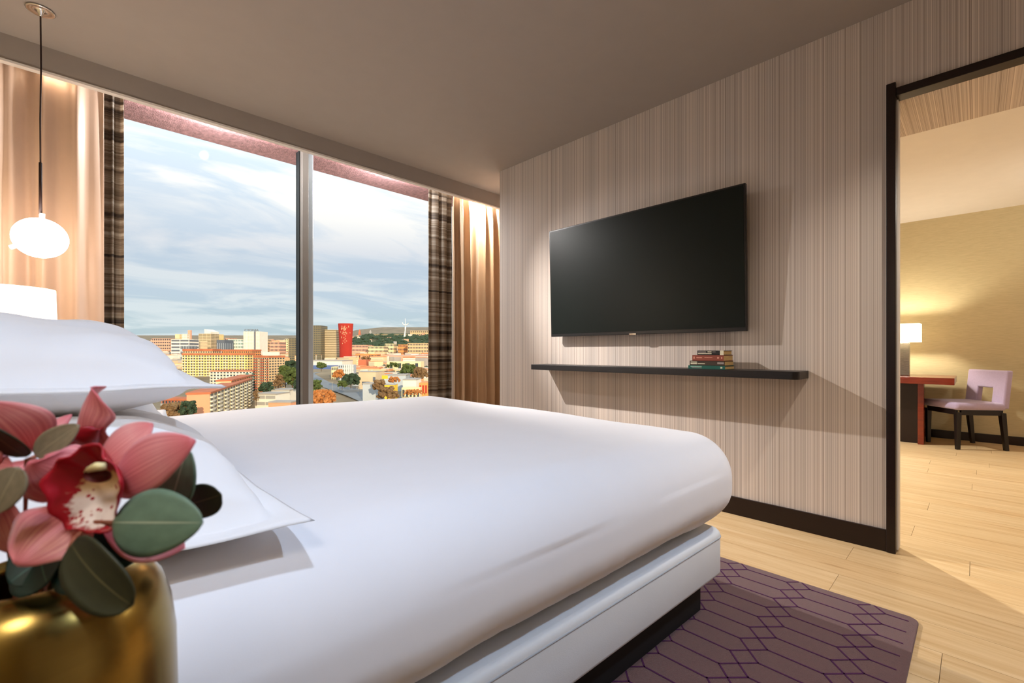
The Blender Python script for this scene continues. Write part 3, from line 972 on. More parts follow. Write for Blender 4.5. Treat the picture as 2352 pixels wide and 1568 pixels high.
def book(y0, y1, z0, z1, x0, x1, cover, label, marks):
    t = empty('book', ((x0 + x1) / 2, (y0 + y1) / 2, z0), label, 'book', 'books stacked on the wall shelf')
    th = 0.0022
    c = MB()
    c.box(x0, x1, y0, y1, z0, z0 + th).box(x0, x1, y0, y1, z1 - th, z1).box(x0, x0 + th, y0, y1, z0 + th, z1 - th)
    c.build('cover', cover, t, bevel=0.0008)
    MB().box(x0 + th, x1 - 0.003, y0 + 0.0025, y1 - 0.0025, z0 + th, z1 - th).build('pages', M_PAGE, t)
    for ya, yb, za, zb, mm in marks:
        MB().box(x0 - 0.0006, x0, y0 + (y1 - y0) * ya, y0 + (y1 - y0) * yb, z0 + (z1 - z0) * za, z0 + (z1 - z0) * zb).build('spine_print', mm, t)
    return t


P_CREAM = mat('print_cream', lin((214, 206, 178)), 0.6, var=0.25, vscale=300)
P_ROSE = mat('print_rose', lin((206, 142, 118)), 0.6, var=0.25, vscale=300)
P_MINT = mat('print_mint', lin((150, 190, 170)), 0.6, var=0.25, vscale=300)
P_GREY = mat('print_grey', lin((140, 130, 124)), 0.6, var=0.3, vscale=300)
bx = 2.60
book(0.976, 1.185, 0.848, 0.8685, bx, bx + 0.14, mat('book_green', lin((16, 84, 72)), 0.45, var=0.15), 'green book at the bottom of the stack',
     [(0.62, 0.93, 0.62, 0.82, P_MINT), (0.62, 0.90, 0.28, 0.42, P_GREY), (0.07, 0.12, 0.3, 0.72, P_CREAM)])
book(0.979, 1.177, 0.869, 0.8955, bx + 0.002, bx + 0.138, mat('book_brown', lin((58, 42, 30)), 0.5, var=0.2), 'dark brown book resting on the green book',
     [(0.78, 0.97, 0.62, 0.8, P_CREAM), (0.78, 0.97, 0.25, 0.5, P_CREAM), (0.55, 0.76, 0.3, 0.45, P_CREAM), (0.02, 0.2, 0.35, 0.75, P_GREY)])
book(0.984, 1.161, 0.896, 0.9285, bx + 0.001, bx + 0.142, mat('book_rust', lin((132, 62, 44)), 0.5, var=0.12), 'rust red book, second from the top of the stack',
     [(0.92, 0.96, 0.35, 0.72, P_ROSE), (0.68, 0.86, 0.45, 0.62, P_ROSE), (0.35, 0.6, 0.5, 0.62, P_ROSE), (0.14, 0.2, 0.4, 0.7, P_ROSE), (0.04, 0.08, 0.4, 0.7, P_ROSE)])
book(0.985, 1.133, 0.929, 0.954, bx + 0.004, bx + 0.13, mat('book_black', lin((24, 22, 22)), 0.4, var=0.2), 'small black book on top of the stack',
     [(0.0, 0.135, 0.0, 1.0, P_CREAM), (0.45, 0.6, 0.6, 0.82, P_CREAM), (0.3, 0.42, 0.62, 0.78, P_GREY), (0.45, 0.97, 0.2, 0.42, P_CREAM), (0.66, 0.97, 0.55, 0.8, P_GREY)])

# ================================================================== RUG
rx0, rx1, ry0, ry1 = 0.40, 2.142, 0.143, 2.90
rug = rr_prism(MB(), rx0, rx1, ry0, ry1, 0.035, 0.0, 0.0095, 0.003, n=8).build('rug', M_RUG)
tag(rug, 'plum rug with dark purple lattice lines under the bed', 'rug')
ln = MB()
lw = 0.0052


def seg(a, b, z=0.0098):
    # clip to the rug
    def inside(p): return rx0 + 0.012 < p[0] < rx1 - 0.004 and ry0 + 0.014 < p[1] < ry1 - 0.014
    ax, ay = a; bx_, by = b
    n = 12
    ks = [k / n for k in range(n + 1) if inside((ax + (bx_ - ax) * k / n, ay + (by - ay) * k / n))]
    if len(ks) < 2: return
    t0, t1 = ks[0], ks[-1]
    p = Vector((ax + (bx_ - ax) * t0, ay + (by - ay) * t0, z)); q = Vector((ax + (bx_ - ax) * t1, ay + (by - ay) * t1, z))
    d = (q - p)
    if d.length < 1e-4: return
    d.normalize()
    s = Vector((-d.y, d.x, 0)) * (lw / 2)
    p -= d * lw * 0.3; q += d * lw * 0.3
    h = Vector((0, 0, 0.0009))
    ln.add([p - s, q - s, q + s, p + s, p - s + h, q - s + h, q + s + h, p + s + h],
           [(4, 5, 6, 7), (0, 1, 5, 4), (1, 2, 6, 5), (2, 3, 7, 6), (3, 0, 4, 7)])


sX, pitch, hw = 0.0865, 0.2315, 0.041
for k in range(-1, 20):
    X = 2.096 - k * sX
    for j in range(-1, 6):
        yb = 0.2725 + j * pitch
        seg((X, yb + hw), (X, yb + pitch - hw))
        seg((X, yb + hw), (X - sX, yb - hw))
        seg((X, yb - hw), (X - sX, yb + hw))
lo = ln.build('lattice_lines', M_RUGLINE, rug)
lo['kind'] = 'stuff'

# ================================================================== NEXT ROOM
dk = empty('desk', (6.42, 0.95, 0), 'reddish brown wooden desk in the next room', 'desk')
MB().box(6.06, 6.78, 0.155, 1.75, 0.625, 0.692).build('desk_top', M_MAHOG, dk, bevel=0.004)
MB().box(6.28, 6.72, 0.43, 0.62, 0.0, 0.625).build('pedestal', M_DARK, dk, bevel=0.003)
MB().box(6.215, 6.36, 0.382, 0.43, 0.0, 0.625).build('front_post', M_MAHOG, dk, bevel=0.004)
MB().box(6.24, 6.72, 1.35, 1.55, 0.0, 0.625).build('pedestal', M_DARK, dk, bevel=0.003)

dl = empty('desk_lamp', (6.5, 0.575, 0.692), 'stone column lamp with a glowing square shade on the desk', 'desk lamp')
MB().box(6.44, 6.56, 0.515, 0.635, 0.692, 1.04).build('column', M_STONE, dl, bevel=0.003)
MB().tube([(6.5, 0.575, 1.04), (6.5, 0.575, 1.12)], 0.008, 10).build('stem', M_CHROME, dl, smooth=True)
sd_ = MB()
for (a, b, c, d) in ((6.36, 6.364, 0.425, 0.725), (6.636, 6.64, 0.425, 0.725), (6.364, 6.636, 0.425, 0.429), (6.364, 6.636, 0.721, 0.725)):
    sd_.box(a, b, c, d, 1.05, 1.245)
sd_.build('shade', M_SHADE2, dl)
lamp_point('desk_lamp_bulb', (6.5, 0.575, 1.15), 28, (1.0, 0.92, 0.74), 0.035, dl)

# chair
cu = Vector((0.607, -0.795, 0)); cw = Vector((0.795, 0.607, 0)); c0 = Vector((6.135, 0.140, 0))


def TC(p):       # p = (u front->back, w right->left, z)
    return c0 + cu * p.x + cw * p.y + Vector((0, 0, p.z))


ch = empty('side_chair', TC(Vector((0.2, 0.2, 0))), 'lilac padded side chair with black legs beside the desk', 'chair')
for (u, w, du, rk) in ((0.0, 0.0, 0, 0.0), (0.0, 0.375, 0, 0.0), (0.375, 0.0, 1, 0.035), (0.375, 0.375, 1, 0.035)):
    m_ = MB()
    vs = []
    for z, s, sh_ in ((0.0, 0.006, rk), (0.36, 0.0, 0.0)):
        vs += [(u + s + sh_, w + s, z), (u + 0.042 - s + sh_, w + s, z), (u + 0.042 - s + sh_, w + 0.042 - s, z), (u + s + sh_, w + 0.042 - s, z)]
    m_.add([TC(Vector(v)) for v in vs], [(3, 2, 1, 0), (4, 5, 6, 7), (0, 1, 5, 4), (1, 2, 6, 5), (2, 3, 7, 6), (3, 0, 4, 7)])
    m_.build('leg', M_CHAIRW, ch, bevel=0.002)
rail = MB()
rail.box(0.042, 0.375, 0.004, 0.03, 0.335, 0.385, T=TC).box(0.042, 0.375, 0.387, 0.413, 0.335, 0.385, T=TC)
rail.box(0.004, 0.03, 0.03, 0.387, 0.335, 0.385, T=TC).box(0.387, 0.413, 0.03, 0.387, 0.335, 0.385, T=TC)
rail.build('seat_rail', M_CHAIRW, ch, bevel=0.002)
rr_prism(MB(), -0.015, 0.42, -0.012, 0.43, 0.03, 0.383, 0.455, 0.028, nb=4, T=TC).build('seat', M_CHAIR, ch, smooth=True)
bk = MB()


def bkv(w, z, t):
    lean = 0.10 * (z - 0.40)
    return TC(Vector((0.378 + t + lean, w, z)))


ow = [(-0.012, 0.40), (0.43, 0.40), (0.43, 0.765), (-0.012, 0.765)]
iw = [(0.125, 0.452), (0.290, 0.452), (0.290, 0.592), (0.125, 0.592)]
vs = [bkv(w, z, 0.0) for w, z in ow] + [bkv(w, z, 0.0) for w, z in iw] + [bkv(w, z, 0.055) for w, z in ow] + [bkv(w, z, 0.055) for w, z in iw]
fs = []
for k in range(4):
    j = (k + 1) % 4
    fs += [(k, j, 4 + j, 4 + k), (8 + j, 8 + k, 12 + k, 12 + j), (j, k, 8 + k, 8 + j), (4 + k, 4 + j, 12 + j, 12 + k)]
bk.add(vs, fs)
bko = bk.build('backrest', M_CHAIR, ch, bevel=0.014, seg=3, merge=0.00001)

downlight(4.75, 1.98, 2.36, P_LIVING, (1.0, 1.0, 0.94), 'small white downlight in the next room ceiling near the window', 0.05, hang=-0.06, aim=(4.2, 0.9, 0), cone=120)
downlight(5.6, -0.9, 2.36, P_LIVING * 0.05, (1.0, 0.97, 0.88), 'small white downlight in the next room ceiling near the back wall', 0.05, hang=-0.06)

# ================================================================== VASE AND FLOWERS
vx, vy = -0.012, 0.452
prof = [(0.030, 0.600), (0.060, 0.602), (0.068, 0.612), (0.0735, 0.645), (0.0755, 0.69), (0.0745, 0.735), (0.0715, 0.760), (0.066, 0.778), (0.058, 0.790), (0.048, 0.797), (0.042, 0.799),
        (0.039, 0.798), (0.037, 0.790), (0.05, 0.77), (0.06, 0.70), (0.055, 0.63), (0.02, 0.625)]
vs_ = MB().lathe(prof, vx, vy, 72).build('vase', M_BRASS, smooth=True)
tag(vs_, 'rounded brushed brass vase in the near left corner', 'vase')


def at(px, py, d):
    return FW * d + RT * ((px - 1176) / FPX * d) + Vector((0, 0, EYE - (py - 806.5) / FPX * d))


def blade(base, tip, width, m, shape='leaf', up=None, cup=0.0, bend=0.0, twist=0.0, nu=10, nv=18, ruffle=0.0, seed=0.0, thick=0.0007):
    """petal or leaf: a curved, solid blade from base to tip; `up` = the way its face looks"""
    base, tip = Vector(base), Vector(tip)
    ax = tip - base
    L = ax.length
    ax.normalize()
    nrm = (up if up is not None else -FW)
    nrm = (nrm - ax * nrm.dot(ax)).normalized()
    sd_ = ax.cross(nrm).normalized()
    mb = MB()

    def w(v):
        if shape == 'leaf':      # broad eucalyptus leaf, widest before the middle
            return max(0.03, math.sin(math.pi * min(1, v ** 0.8)) ** 0.62)
        if shape == 'round':
            return max(0.05, (1 - abs(2 * v - 1) ** 2.6) ** 0.5)
        if shape == 'petal':     # pointed, widest past the middle
            return max(0.04, (math.sin(math.pi * v ** 1.15) ** 0.75) * (1 - 0.12 * v) + 0.28 * (1 - v) ** 2)
        return max(0.04, math.sin(math.pi * v ** 0.95) ** 0.7 + 0.3 * (1 - v) ** 3)

    def fn(u, v):
        s = (u - 0.5) * 2
        ww = width / 2 * w(v)
        tw = twist * (v - 0.3)
        side = sd_ * math.cos(tw) + nrm * math.sin(tw)
        nn = nrm * math.cos(tw) - sd_ * math.sin(tw)
        p = base + ax * (L * v) + side * (ww * s) + nn * (cup * width * (s * s) * w(v)) + nrm * (bend * L * (4 * v * (1 - v)))
        if ruffle:
            p += nn * (ruffle * width * abs(s) ** 2 * math.sin(v * 13 + seed + s * 2))
        return p
    mb.grid(fn, nu, nv, uv=True)
    return mb


def add_blade(name, parent, m, *a, **k):
    th = k.pop('thick', 0.0009)
    return blade(*a, m, **k).build(name, m, parent, smooth=True, solid=th)


def lip(parent, c, right, up_, fwd, size):
    """the orchid's lip: an oval frilled cup, its front edge curling towards the viewer"""
    mb = MB()
    nr, na = 16, 48
    o = len(mb.v)
    for j in range(nr + 1):
        r = max(0.001, j / nr)
        for i in range(na):
            a = 2 * math.pi * i / na
            x, y = math.cos(a) * r, math.sin(a) * r
            rim = r ** 2
            wob = 1 + 0.07 * rim * math.sin(5 * a + 0.6) + 0.04 * rim * math.sin(11 * a)
            px = x * 0.50 * wob * (1 - 0.12 * max(0, y))
            py = y * 0.56 * wob
            z = 0.30 * rim * (1 if y > -0.1 else max(0.0, 1 + (y + 0.1) * 1.6)) - 0.18 * (1 - rim) + (0.10 * max(0, -y) * rim) + 0.03 * rim * math.sin(9 * a)
            mb.v.append(c + right * (px * size) + up_ * (py * size) + fwd * (z * size))
            mb.uv[len(mb.v) - 1] = (0.5 + 0.5 * x, 0.5 - 0.5 * y)
    for j in range(nr):
        for i in range(na):
            k = (i + 1) % na
            mb.f.append((o + j * na + i, o + j * na + k, o + (j + 1) * na + k, o + (j + 1) * na + i)); mb.fm.append(0)
    return mb.build('lip', M_LIP, parent, smooth=True, solid=0.0009)


VB = Vector((vx, vy, 0.79))
view = -FW
upv = Vector((0, 0, 1))

# ---- main bloom
d0 = 0.275
c1 = at(222, 1125, d0)
b1 = empty('orchid_bloom', c1, 'large pink orchid with a white speckled crimson lip, facing the bed', 'flower', 'pink orchids in the brass vase')
hub = at(225, 1110, d0 + 0.012)
add_blade('petal', b1, M_PETAL, at(258, 1118, d0 + 0.010), at(449, 1012, d0 - 0.006), 0.0345, shape='petal', up=(view + upv * 0.35), cup=-0.10, bend=0.10)
add_blade('petal', b1, M_PETAL, at(190, 1118, d0 + 0.008), at(72, 1062, d0 - 0.016), 0.036, shape='petal', up=(view + upv * 0.5 + RT * 0.35), cup=-0.22, bend=0.10, twist=0.5, ruffle=0.06)
add_blade('dorsal_sepal', b1, M_SEPAL, at(225, 1075, d0 + 0.018), at(352, 974, d0 + 0.028), 0.032, shape='petal', up=(view + upv * 0.8), cup=-0.12, bend=0.12)
add_blade('sepal', b1, M_SEPAL, at(196, 1160, d0 + 0.010), at(36, 1296, d0 - 0.018), 0.050, shape='petal', up=(view + upv * 0.45), cup=-0.08, bend=0.12, ruffle=0.03)
add_blade('sepal', b1, M_SEPAL, at(240, 1190, d0 + 0.012), at(424, 1258, d0 + 0.012), 0.026, shape='petal', up=(view * 0.6 + upv * 0.9), cup=-0.10, bend=-0.16)
add_blade('petal', b1, M_PETAL, at(262, 1085, d0 + 0.012), at(104, 1046, d0 + 0.004), 0.020, shape='petal', up=(view + upv * 1.1), cup=-0.2, bend=0.16)
lip(b1, at(230, 1122, d0 - 0.004), RT, (upv * 0.95 - view * 0.2).normalized(), (view + upv * 0.2).normalized(), 0.0445)
thr = MB()
thr.grid(lambda u, v: at(224, 1092, d0 - 0.0105) + RT * (0.0085 * v * math.cos(2 * math.pi * u)) + upv * (0.0042 * v * math.sin(2 * math.pi * u)) - view * (0.004 * (1 - v * v)), 24, 6)
thr.build('throat', M_THROAT, b1, smooth=True, merge=0.0002)
cl = MB().tube([at(196, 1084, d0 - 0.006), at(206, 1077, d0 - 0.010), at(222, 1071, d0 - 0.015), at(236, 1071, d0 - 0.017), at(242, 1076, d0 - 0.016)], [0.0008, 0.0018, 0.0024, 0.0022, 0.0008], 14)
cl.build('column', M_COLUMN, b1, smooth=True)
MB().tube([hub, at(210, 1200, d0 + 0.035), VB + Vector((0.0, -0.01, 0.0)), VB + Vector((0, 0, -0.1))], 0.0022, 8).build('stem', M_STEM, b1, smooth=True)

# ---- bloom behind, seen from the side
d1 = 0.335
c2 = at(150, 1015, d1)
b2 = empty('orchid_bloom', c2, 'pink orchid behind the large one with one petal standing upright', 'flower', 'pink orchids in the brass vase')
add_blade('petal', b2, M_PETAL, at(178, 1030, d1), at(214, 888, d1 - 0.006), 0.036, shape='round', up=(view - RT * 0.5), cup=-0.35, bend=0.06, twist=0.5, ruffle=0.08)
add_blade('petal', b2, M_PETAL, at(80, 1040, d1 - 0.01), at(165, 952, d1 + 0.004), 0.016, shape='petal', up=(view + upv * 0.7), cup=-0.2, bend=0.18)
add_blade('sepal', b2, M_SEPAL, at(62, 1040, d1 - 0.02), at(-52, 922, d1 - 0.05), 0.052, shape='petal', up=(view + upv * 0.5 + RT * 0.3), cup=-0.10, bend=0.10)
add_blade('sepal', b2, M_SEPAL, at(90, 1055, d1 - 0.02), at(20, 1120, d1 - 0.05), 0.03, shape='petal', up=(view + RT * 0.5), cup=-0.1, bend=0.1)
add_blade('lip', b2, M_CRIM, at(190, 1040, d1), at(222, 985, d1 - 0.012), 0.022, shape='round', up=(view * 0.4 + RT), cup=-0.4, bend=0.1, ruffle=0.12)
MB().tube([at(140, 1040, d1), at(150, 1150, d1 - 0.01), VB + Vector((0.01, 0.015, 0.0)), VB + Vector((0, 0.005, -0.1))], 0.0022, 8).build('stem', M_STEM, b2, smooth=True)

# ---- bloom at the picture's left edge
d2 = 0.275
b3 = empty('orchid_bloom', at(-40, 1110, d2), 'pink orchid partly hidden at the left edge behind a grey green leaf', 'flower', 'pink orchids in the brass vase')
add_blade('petal', b3, M_PETAL, at(-40, 1110, d2), at(34, 1078, d2), 0.03, shape='petal', up=(view + upv * 0.3), cup=-0.1, bend=0.1)
add_blade('petal', b3, M_PETAL, at(-40, 1110, d2), at(-150, 1080, d2), 0.034, shape='petal', up=view, cup=-0.1, bend=0.1)
add_blade('sepal', b3, M_SEPAL, at(-40, 1120, d2), at(26, 1270, d2 + 0.008), 0.03, shape='petal', up=(view + upv * 0.2), cup=-0.1, bend=0.08)
add_blade('sepal', b3, M_SEPAL, at(-45, 1100, d2), at(-60, 1000, d2), 0.03, shape='petal', up=view, cup=-0.1, bend=0.1)
lip(b3, at(-48, 1120, d2 - 0.004), RT, upv, view, 0.036)
MB().tube([at(-40, 1115, d2 + 0.006), at(20, 1220, d2 + 0.02), VB + Vector((-0.012, -0.004, 0.0)), VB + Vector((-0.004, 0, -0.1))], 0.0022, 8).build('stem', M_STEM, b3, smooth=True)


# ---- eucalyptus
def sprig(label, leaves, stem):
    t = empty('eucalyptus_sprig', stem[-1], label, 'foliage', 'eucalyptus sprigs in the brass vase')
    for (m, b, tp, w, kw) in leaves:
        add_blade('leaf', t, m, b, tp, w, **kw)
    MB().tube(stem, 0.0013, 8).build('stem', M_STEM, t, smooth=True)
    return t


lv = dict(shape='leaf', cup=0.05, bend=0.04)
sprig('eucalyptus sprig with a broad grey green leaf pointing right', [
    (M_LEAF, at(260, 1199, 0.262), at(466, 1200, 0.252), 0.0365, dict(shape='leaf', cup=-0.05, bend=0.03, up=view + upv * 0.35, nv=26)),
    (M_LEAF, at(392, 1168, 0.292), at(432, 1030, 0.292), 0.026, dict(shape='leaf', cup=0.05, bend=0.02, up=view + upv * 0.2)),
    (M_LEAFD, at(425, 1160, 0.306), at(508, 1135, 0.300), 0.0235, dict(shape='round', cup=0.05, bend=0.03, up=view - upv * 0.15)),
], [at(396, 1170, 0.296), at(330, 1205, 0.280), at(258, 1200, 0.264), at(210, 1198, 0.27), at(190, 1235, 0.285), VB + Vector((0.015, -0.012, 0.0)), VB + Vector((0.006, 0, -0.09))])
sprig('eucalyptus sprig with a dark rounded leaf hanging over the vase', [
    (M_LEAFD, at(166, 1248, 0.248), at(305, 1390, 0.236), 0.0285, dict(shape='round', cup=0.10, bend=0.06, up=view + upv * 0.15, nv=26)),
    (M_LEAFT, at(150, 1265, 0.285), at(222, 1345, 0.270), 0.030, dict(shape='leaf', cup=0.08, bend=0.05, up=view + upv * 0.2)),
    (M_LEAFT, at(150, 1250, 0.295), at(20, 1340, 0.275), 0.034, dict(shape='leaf', cup=0.08, bend=0.05, up=view + upv * 0.2)),
    (M_LEAFT, at(200, 1235, 0.300), at(308, 1290, 0.292), 0.026, dict(shape='leaf', cup=0.08, bend=0.05, up=view + upv * 0.2)),
    (M_LEAFT, at(100, 1230, 0.300), at(110, 1340, 0.272), 0.040, dict(shape='round', cup=0.05, bend=0.05, up=view + upv * 0.3)),
], [at(168, 1250, 0.249), at(160, 1262, 0.252), at(170, 1238, 0.258), at(205, 1205, 0.268), VB + Vector((0.0, -0.016, 0.008)), VB + Vector((0, -0.006, -0.08))])
sprig('eucalyptus sprig with olive leaves between the orchids at the left', [
    (M_LEAFO, at(82, 1048, 0.285), at(182, 975, 0.292), 0.0175, dict(shape='leaf', cup=0.05, bend=0.03, up=view + upv * 0.1)),
    (M_LEAFD, at(62, 1048, 0.282), at(-45, 968, 0.262), 0.019, dict(shape='leaf', cup=0.05, bend=0.03, up=view - upv * 0.1)),
    (M_LEAFO, at(42, 1072, 0.255), at(-12, 1180, 0.25), 0.019, dict(shape='leaf', cup=0.05, bend=0.03, up=view + RT * 0.2)),
], [at(82, 1048, 0.285), at(62, 1055, 0.282), at(60, 1120, 0.29), VB + Vector((-0.01, 0.008, 0.0)), VB + Vector((-0.006, 0.004, -0.09))])


# ================================================================== CITY (true scale, seen from a high floor)
def cpos(px, D, y=None, z=None):
    p = FW * D + RT * ((px - 1176) / FPX * D)
    p.z = z if z is not None else EYE - (y - 806.5) / FPX * D
    return p


GT = [(60, 1150), (200, 1020), (330, 980), (420, 956), (480, 940), (560, 904), (650, 884), (750, 866), (850, 851), (1150, 832), (1600, 818), (2200, 803), (3000, 788), (4200, 777), (6500, 770)]


def ground_y(px, D):
    for (a, ya), (b, yb) in zip(GT, GT[1:]):
        if D <= b:
            t = (D - a) / (b - a)
            y = ya + (yb - ya) * t
            break
    else:
        y = GT[-1][1]
    if px > 780 and D > 1500:          # hill at the right
        k = min(1, (px - 780) / 60) * min(1, (D - 1500) / 1000)
        y -= k * 19 * (1 if D < 3400 else 1)
    return y


def gz(px, D):
    D0 = D
    D = max(D, 330)
    return EYE - (ground_y(px, D) - 806.5) / FPX * D


M_GROUND = mat('city_ground', lin((138, 124, 100)), 0.95, var=0.5, vscale=0.012)
M_HILL = mat('wooded_hill', lin((92, 92, 56)), 0.95, var=0.55, vscale=0.02)
M_ROAD = mat('asphalt', lin((134, 140, 144)), 0.9, var=0.12, vscale=0.05)
M_WIN = mat('facade_window', lin((70, 78, 84)), 0.3, var=0.3, vscale=0.3)
M_TERRA = mat('terracotta_roof', lin((194, 116, 80)), 0.9, var=0.2, vscale=0.1)
M_GREYROOF = mat('grey_roof', lin((176, 170, 162)), 0.9, var=0.12, vscale=0.1)

Ds = [2, 30, 90, 200, 330, 420, 500, 600, 700, 850, 1000, 1150, 1350, 1600, 1900, 2200, 2500, 2800, 3000, 3400, 4200, 5200, 6500]
pxs = list(range(-2600, 3400, 60))
tm = MB()
for D in Ds:
    for px in pxs:
        tm.v.append(cpos(px, D, z=gz(px, D)))
W_ = len(pxs)
for j in range(len(Ds) - 1):
    for i in range(W_ - 1):
        a = j * W_ + i
        tm.f.append((a, a + 1, a + W_ + 1, a + W_))
        tm.fm.append(1 if (pxs[i] >= 780 and 1900 <= Ds[j] < 3400) else 0)
tg = tm.build('terrain', [M_GROUND, M_HILL], base=(0, 0, -70), smooth=True)
struct(tg)


def flat_mat(name, rgb, var=0.06):
    return mat('wall_' + name, lin(rgb), 0.9, var=var, vscale=0.08)


def frame_at(px, D, yaw=0.0):
    o = cpos(px, D, z=0)
    r = RT * math.cos(yaw) + FW * math.sin(yaw)
    f = FW * math.cos(yaw) - RT * math.sin(yaw)
    return lambda p: Vector((o.x + r.x * p.x + f.x * p.y, o.y + r.y * p.x + f.y * p.y, p.z))


def building(name, label, pl_, pr_, yt, D, wall, dep=None, yb=None, yaw=0.0, rows=0, cols=0, roof=None, roof_h=1.2, cat='building', balc=None,
             win=None, side=True, group=None, sill=0.35, ww=0.55, extra=None):
    pc = (pl_ + pr_) / 2
    s = D / FPX
    w = (pr_ - pl_) * s
    dep = dep or w * 0.8
    if yaw:
        # keep the apparent width of the front + side about right
        w = max(4.0, (w - abs(math.sin(yaw)) * dep) / math.cos(yaw))
    zt = EYE - (yt - 806.5) * s
    zb = (EYE - (yb - 806.5) * s) if yb else gz(pc, D) - 4
    T0 = frame_at(pc, D + dep / 2, yaw)
    T = lambda p: T0(p)
    t = empty(name, T(Vector((0, 0, zb))), label, cat, group)
    MB().box(-w / 2, w / 2, -dep / 2, dep / 2, zb, zt, T=T).build('wall', wall, t)
    e = min(0.6, w * 0.02)
    if roof:
        MB().box(-w / 2 - e, w / 2 + e, -dep / 2 - e, dep / 2 + e, zt, zt + roof_h, T=T).build('roof', roof, t)
    if rows and cols:
        wm = MB(); bmx = MB()
        H = zt - zb
        rh = H / rows
        for (axis, n, L) in ((0, cols, w), (1, max(1, int(cols * dep / w * 0.8)) if side else 0, dep), (2, max(1, int(cols * dep / w * 0.8)) if side else 0, dep)):
            for k in range(n):
                for r_ in range(rows):
                    z0 = zb + rh * (r_ + sill); z1 = zb + rh * (r_ + 0.85)
                    c_ = -L / 2 + L * (k + 0.5) / n; hw_ = L / n * ww / 2
                    if axis == 0:
                        wm.box(c_ - hw_, c_ + hw_, -dep / 2 - 0.25, -dep / 2, z0, z1, T=T)
                        if balc and (k % 3 != 2):
                            bmx.box(c_ - hw_ * 1.5, c_ + hw_ * 1.5, -dep / 2 - 1.2, -dep / 2, zb + rh * (r_ + 0.02), zb + rh * (r_ + 0.34), T=T)
                    else:
                        sg = -1 if axis == 1 else 1
                        xa = sg * w / 2
                        wm.box(min(xa, xa + sg * 0.25), max(xa, xa + sg * 0.25), c_ - hw_, c_ + hw_, z0, z1, T=T)
        o = wm.build('windows', win or M_WIN, t); o['kind'] = 'stuff'
        if balc and bmx.v:
            o = bmx.build('balconies', balc, t); o['kind'] = 'stuff'
    if extra:
        extra(t, T, w, dep, zb, zt)
    return t


def slab_block(name, label, p0, D0, p1, D1, depth, zt, zb, wall, gable, rows, cols, roof, balc, win=None):
    """apartment slab whose long facade runs from (p0,D0) to (p1,D1)"""
    a = cpos(p0, D0, z=0); b = cpos(p1, D1, z=0)
    ax = (b - a); L = ax.length; ax.normalize()
    back = Vector((-ax.y, ax.x, 0))
    if back.dot(FW) < 0 and back.dot(RT) > 0: back = -back
    T = lambda p: a + ax * p.x + back * p.y + Vector((0, 0, p.z))
    t = empty(name, T(Vector((L / 2, depth / 2, zb))), label, 'building')
    MB().box(0, L, 0, depth, zb, zt, T=T).build('wall', wall, t)
    MB().box(-0.5, 0.0, 0.0, depth, zb, zt + 0.4, T=T).build('gable_wall', gable, t)
    MB().box(-0.8, L + 0.6, -0.8, depth + 0.6, zt, zt + 1.4, T=T).build('roof', roof, t)
    wm = MB(); bx_ = MB(); br = MB()
    rh = (zt - zb) / rows
    for k in range(cols):
        c = L * (k + 0.5) / cols; hw_ = L / cols * 0.27
        for r_ in range(rows):
            z0 = zb + rh * r_
            wm.box(c - hw_, c + hw_, -0.25, 0, z0 + rh * 0.3, z0 + rh * 0.88, T=T)
            if k % 2 == 0:
                bx_.box(c - hw_ * 1.6, c + hw_ * 1.6, -1.5, 0, z0, z0 + rh * 0.36, T=T)
    o = wm.build('windows', win or M_WIN, t); o['kind'] = 'stuff'
    o = bx_.build('balconies', balc, t); o['kind'] = 'stuff'
    return t


CREAM = flat_mat('cream', (244, 224, 176)); YEL = flat_mat('yellow', (248, 218, 140)); PEACH = flat_mat('peach', (240, 170, 130))
ORNG = flat_mat('orange', (236, 160, 96)); WHT = flat_mat('white', (244, 238, 222)); BEIGE = flat_mat('beige', (224, 202, 166))
GREY = flat_mat('grey', (172, 170, 164)); SAND = flat_mat('sand', (230, 196, 150)); OLIVE = flat_mat('olive', (136, 126, 98))
PINK = flat_mat('pink', (232, 178, 150)); TEAL = flat_mat('teal_glass', (96, 138, 132)); BLUEW = flat_mat('blue', (92, 116, 168))
GLASSB = flat_mat('dark_glass', (104, 112, 122)); PALEB = flat_mat('pale_blue', (190, 200, 206)); BRIGHTY = flat_mat('bright_yellow', (246, 204, 60))
REDW = flat_mat('red', (178, 54, 42)); DKGREY = flat_mat('dark_grey', (110, 104, 96)); BRICK = flat_mat('brick', (204, 120, 88))
BALW = flat_mat('balcony_white', (246, 232, 208)); BALR = flat_mat('balcony_red', (188, 96, 70))

# --- left pane, near blocks
slab_block('apartment_block', 'long cream apartment slab with a peach gable nearest the pillow', 482, 330, 579, 505, 14, -30.0, -85, CREAM, PEACH, 18, 16, M_TERRA, BALW)
slab_block('apartment_block', 'taller yellow apartment slab rising behind the long cream slab', 531, 432, 580, 530, 12, -27.5, -85, YEL, CREAM, 18, 9, M_TERRA, BALW)
slab_block('apartment_block', 'low dark brick apartment row under the pillow corner', 372, 350, 458, 345, 12, -36.5, -85, BRICK, BRICK, 12, 12, M_TERRA, GREY)
building('apartment_block', 'cream block with a teal glazed end behind the near slabs', 497, 594, 853, 560, WHT, dep=26, rows=9, cols=13, roof=M_TERRA, balc=BALW,
         extra=lambda t, T, w, d, zb, zt: MB().box(w / 2 - 8, w / 2 + 0.4, -d / 2 - 0.5, d / 2, zb, zt - 2, T=T).build('glazed_end', TEAL, t))
building('apartment_block', 'long yellow apartment row with orange roof edge in the middle distance', 428, 578, 815, 760, YEL, dep=22, rows=9, cols=24, roof=M_TERRA, balc=BALW, roof_h=3)
